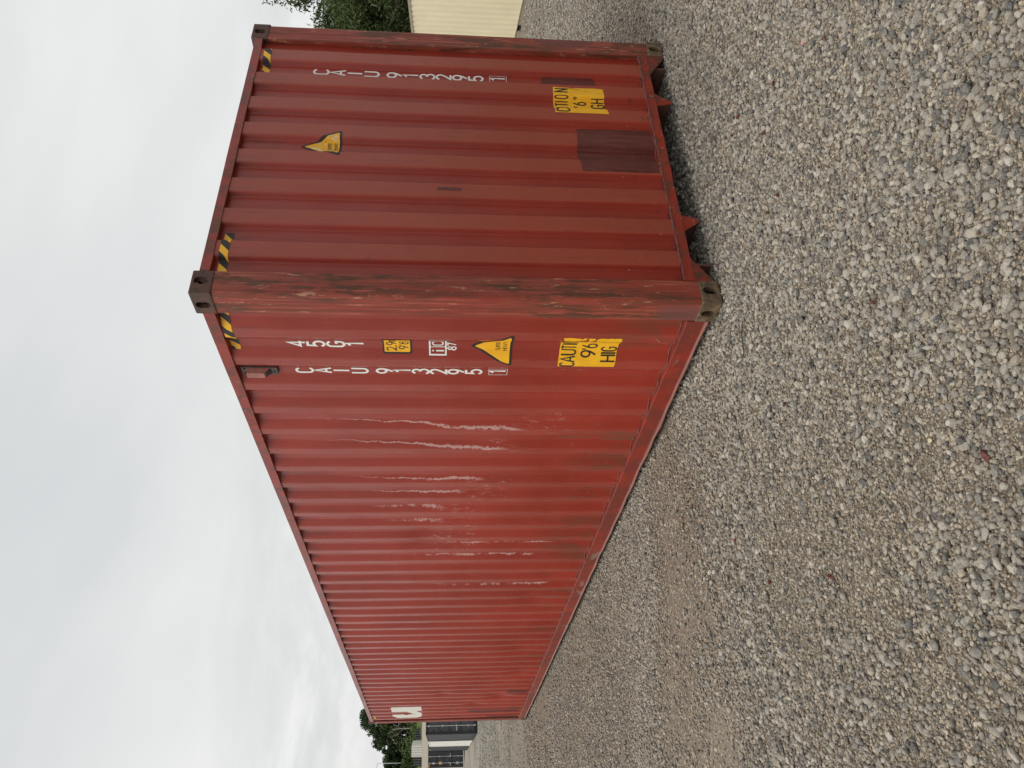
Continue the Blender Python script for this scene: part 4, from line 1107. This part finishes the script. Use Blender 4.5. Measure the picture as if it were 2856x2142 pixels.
# ------------------------------------------------------------------ trees
def leafmat(name, a, b, scale):
    t = NT(name); P = t.pos()
    info = t.n.new('ShaderNodeAttribute'); info.attribute_name = 'shade'
    c = t.mix(info.outputs['Fac'], a, b); c = t.mix(t.math('MULTIPLY', t.step(t.noise(P, scale, 4, .6), .4, .65), .5), c, tuple(v_ * .6 for v_ in a))
    t.fin(c, .7, 0, None, .25)
    return t.m
M['leaf_dark'] = leafmat('dark_foliage', (.030, .052, .020), (.070, .105, .032), .3)
M['leaf_mid'] = leafmat('mid_foliage', (.048, .078, .022), (.110, .150, .045), .3)
M['leaf_near'] = leafmat('feathery_foliage', (.040, .064, .022), (.095, .130, .040), .7)
M['bark'] = simple('bark', (.09, .07, .055), .9, .3, 3, .5)
M['palebark'] = simple('bare_wood', (.34, .31, .27), .85, .2, 4, .3)
def tree(name, label, loc, h, crown_r, leafm, nleaf, leaf, seed, base=.25, droop=0., trunk_r=.25, clumps=60, group=None, squash=1.0, cat='tree'):
    r_ = np.random.default_rng(seed); T = empty(name, loc, 0, label, cat, group)
    tr = MB(); top = h * .86
    pts = [(0, 0, -.3)] + [(r_.normal(0, .06) * q * h * .1, r_.normal(0, .06) * q * h * .1, top * q) for q in (.25, .5, .75, 1)]
    tr.tube(pts, [trunk_r * q for q in (1.2, 1, .75, .45, .15)], 8)
    cl = []
    for k in range(clumps):
        u = r_.uniform(base, 1.0); a = r_.uniform(0, 6.283); prof = math.sin(math.pi * min(1, max(.06, (u - base) / (1 - base) * .88 + .10))) ** .6
        rr = crown_r * prof * r_.uniform(.35, 1.0)
        cl.append((rr * math.cos(a), rr * math.sin(a) * squash, h * u * r_.uniform(.94, 1.0)))
    for k in range(0, clumps, max(1, clumps // 14)):
        c_ = cl[k]; z0 = c_[2] * .62
        tr.tube([(0, 0, z0), (c_[0] * .5, c_[1] * .5, (z0 + c_[2]) / 2 + .1), c_], [trunk_r * .35, trunk_r * .2, trunk_r * .05], 5)
    tr.obj('trunk', M['bark'], T, True)
    cl = np.array(cl); ci = r_.integers(0, clumps, nleaf); cs = r_.uniform(.55, 1.15, clumps) * crown_r * .24
    off = r_.normal(0, 1, (nleaf, 3)); off /= np.maximum(1e-6, np.linalg.norm(off, axis=1))[:, None]; off *= (r_.uniform(0, 1, nleaf) ** .45)[:, None] * cs[ci][:, None]
    off[:, 2] *= .7; ctr = cl[ci] + off
    if droop: ctr[:, 2] -= droop * np.abs(r_.normal(0, 1, nleaf)) * .6
    d1_ = r_.normal(0, 1, (nleaf, 3)); d1_[:, 2] -= droop * 2; d1_ /= np.linalg.norm(d1_, axis=1)[:, None]
    d2_ = np.cross(d1_, r_.normal(0, 1, (nleaf, 3))); d2_ /= np.maximum(1e-6, np.linalg.norm(d2_, axis=1))[:, None]
    ls = leaf * r_.uniform(.6, 1.3, nleaf); wf = .55 if not droop else .35
    a = ctr - d1_ * ls[:, None] * .5; b = ctr + d2_ * (ls * wf)[:, None] * .5; c_ = ctr + d1_ * ls[:, None] * .5; d_ = ctr - d2_ * (ls * wf)[:, None] * .5
    V_ = np.stack([a, b, c_, d_], 1).reshape(-1, 3).astype(np.float32); me_ = bpy.data.meshes.new('crown')
    me_.vertices.add(nleaf * 4); me_.vertices.foreach_set('co', V_.ravel()); me_.loops.add(nleaf * 4); me_.loops.foreach_set('vertex_index', np.arange(nleaf * 4, dtype=np.int32))
    me_.polygons.add(nleaf); me_.polygons.foreach_set('loop_start', np.arange(0, nleaf * 4, 4, dtype=np.int32)); me_.polygons.foreach_set('loop_total', np.full(nleaf, 4, dtype=np.int32))
    me_.update(); me_.validate()
    at_ = me_.attributes.new('shade', 'FLOAT', 'POINT'); shade = np.clip(r_.uniform(0, 1, clumps)[ci] * .7 + r_.uniform(0, .3, nleaf), 0, 1)
    at_.data.foreach_set('value', np.repeat(shade, 4).astype(np.float32))
    me_.materials.append(leafm); o = bpy.data.objects.new('crown', me_); COL.objects.link(o); o.parent = T
    return T
# feathery trees beyond the cream container
tree('tree', 'tall feathery dark green tree behind the cream container', place(15.3, 27.5), 8.9, 3.5, M['leaf_near'], 44000, .16, 3, base=.15, droop=.18, clumps=75)
tree('tree', 'lower bushy green tree showing between the red container and the cream one', place(13.7, 29.8), 6.3, 2.6, M['leaf_near'], 36000, .15, 9, base=.08, droop=.14, clumps=70)
tree('tree', 'dense dark tree filling the gap low behind the cream container', place(16.6, 33.), 6.0, 4.0, M['leaf_dark'], 22000, .2, 12, base=.05, droop=.1, clumps=80)
# wood beyond the upper level, left
TL = [(-90.5, 214, 23.6, 7.5, 0, 41), (-97.5, 216, 20.6, 6.0, 0, 42), (-102.0, 212, 17.4, 4.2, 0, 43), (-83, 222, 23.5, 8, 0, 44), (-104.5, 208, 16.0, 4.2, 1, 45), (-109.5, 212, 16.0, 5.0, 1, 46),
      (-99.5, 205, 12.2, 3.2, 1, 47), (-115, 220, 18, 7, 0, 48), (-74, 225, 22, 8, 0, 49), (-106, 222, 15.5, 5.5, 0, 50), (-122, 224, 18, 8, 0, 51)]
LB = ['tallest dark tree at the left, rising above the far end of the red container', 'broad dark tree left of the tallest one beyond the upper level', 'dark tree sloping down towards the lamp post',
      'dark tree half hidden by the far end of the red container', 'light green bushy tree below the lamp arm', 'light green bushy tree at the left edge of the picture', 'small light green tree just behind the small white container',
      'dark tree beyond the left edge behind the lamp post', 'dark tree hidden behind the far end of the red container', 'dark tree showing between the lamp post and the taller wood', 'dark tree farthest left in the wood']
for (rr, dp, h_, cr, kd, sd_), lb in zip(TL, LB):
    pl3 = place(rr, dp); tree('tree', lb, (pl3[0], pl3[1], pl3[2] - .3), h_ - pl3[2] + .3, cr, M['leaf_mid'] if kd else M['leaf_dark'], 15000, .55, sd_, base=.02, trunk_r=.35, clumps=90)
# bare dead tree
bt = empty('bare_tree', place(-90.3, 205), 0, 'pale leafless dead tree standing against the dark wood', 'tree')
MB().tube([(0, 0, -.2), (.05, 0, 2), (.0, 0, 4.2), (-.1, 0, 6.2)], [.22, .18, .12, .05], 7).obj('trunk', M['palebark'], bt, True)
for (a_, b_) in (((0, 0, 3.2), (-1.8, 0, 5.0)), ((-1.0, 0, 4.2), (-2.2, 0, 6.6)), ((0, 0, 4.6), (-1.2, 0, 7.4)), ((0, 0, 3.8), (1.2, .3, 6.0))):
    MB().tube([a_, ((a_[0] + b_[0]) / 2 + .1, 0, (a_[2] + b_[2]) / 2), b_], [.08, .05, .02], 5).obj('limb', M['palebark'], bt, True)
# undergrowth along the foot of the wood
r_ = np.random.default_rng(77); nb = 9000
vv = []; ff = []
for k in range(nb):
    rr = r_.uniform(-124, -74); dp = r_.uniform(203, 212); x_, y_ = camxy(rr, dp); hh = float(gh(x_, y_)) + abs(r_.normal(0, .9)) * (1 + .8 * math.sin(rr * .7)); s_ = r_.uniform(.2, .5)
    a_ = r_.uniform(0, 6.28, 3); b0 = len(vv); vv += [(x_ + s_ * math.cos(a_[0]), y_ + s_ * math.sin(a_[0]), hh), (x_, y_, hh + s_), (x_ - s_ * math.cos(a_[1]), y_ - s_ * math.sin(a_[1]), hh + .1)]; ff.append((b0, b0 + 1, b0 + 2))
ug = mesh_obj('undergrowth', vv, ff, simple('undergrowth', (.085, .12, .035), .8, .4, .8)); tag(ug, 'low green undergrowth along the foot of the wood', 'undergrowth', kind='stuff')
# lamp post
lp = empty('street_lamp', place(-100.2, 207), 0, 'thin grey lamp post with a long raised arm against the sky', 'lamp')
f2 = Vector((F2[0], F2[1])); r2 = Vector((f2.y, -f2.x))
MB().tube([(0, 0, -.3), (0, 0, 5), (.0, 0, 9.6)], [.14, .11, .08], 8).obj('pole', M['galv'], lp, True)
e_ = r2 * -2.2
MB().tube([(0, 0, 9.55), (e_.x, e_.y, 10.2)], [.07, .05], 6).obj('arm', M['galv'], lp, True)
MB().box((e_.x - .5, e_.y - .14, 10.15), (e_.x + .3, e_.y + .14, 10.28)).obj('lamp_head', M['galv'], lp)
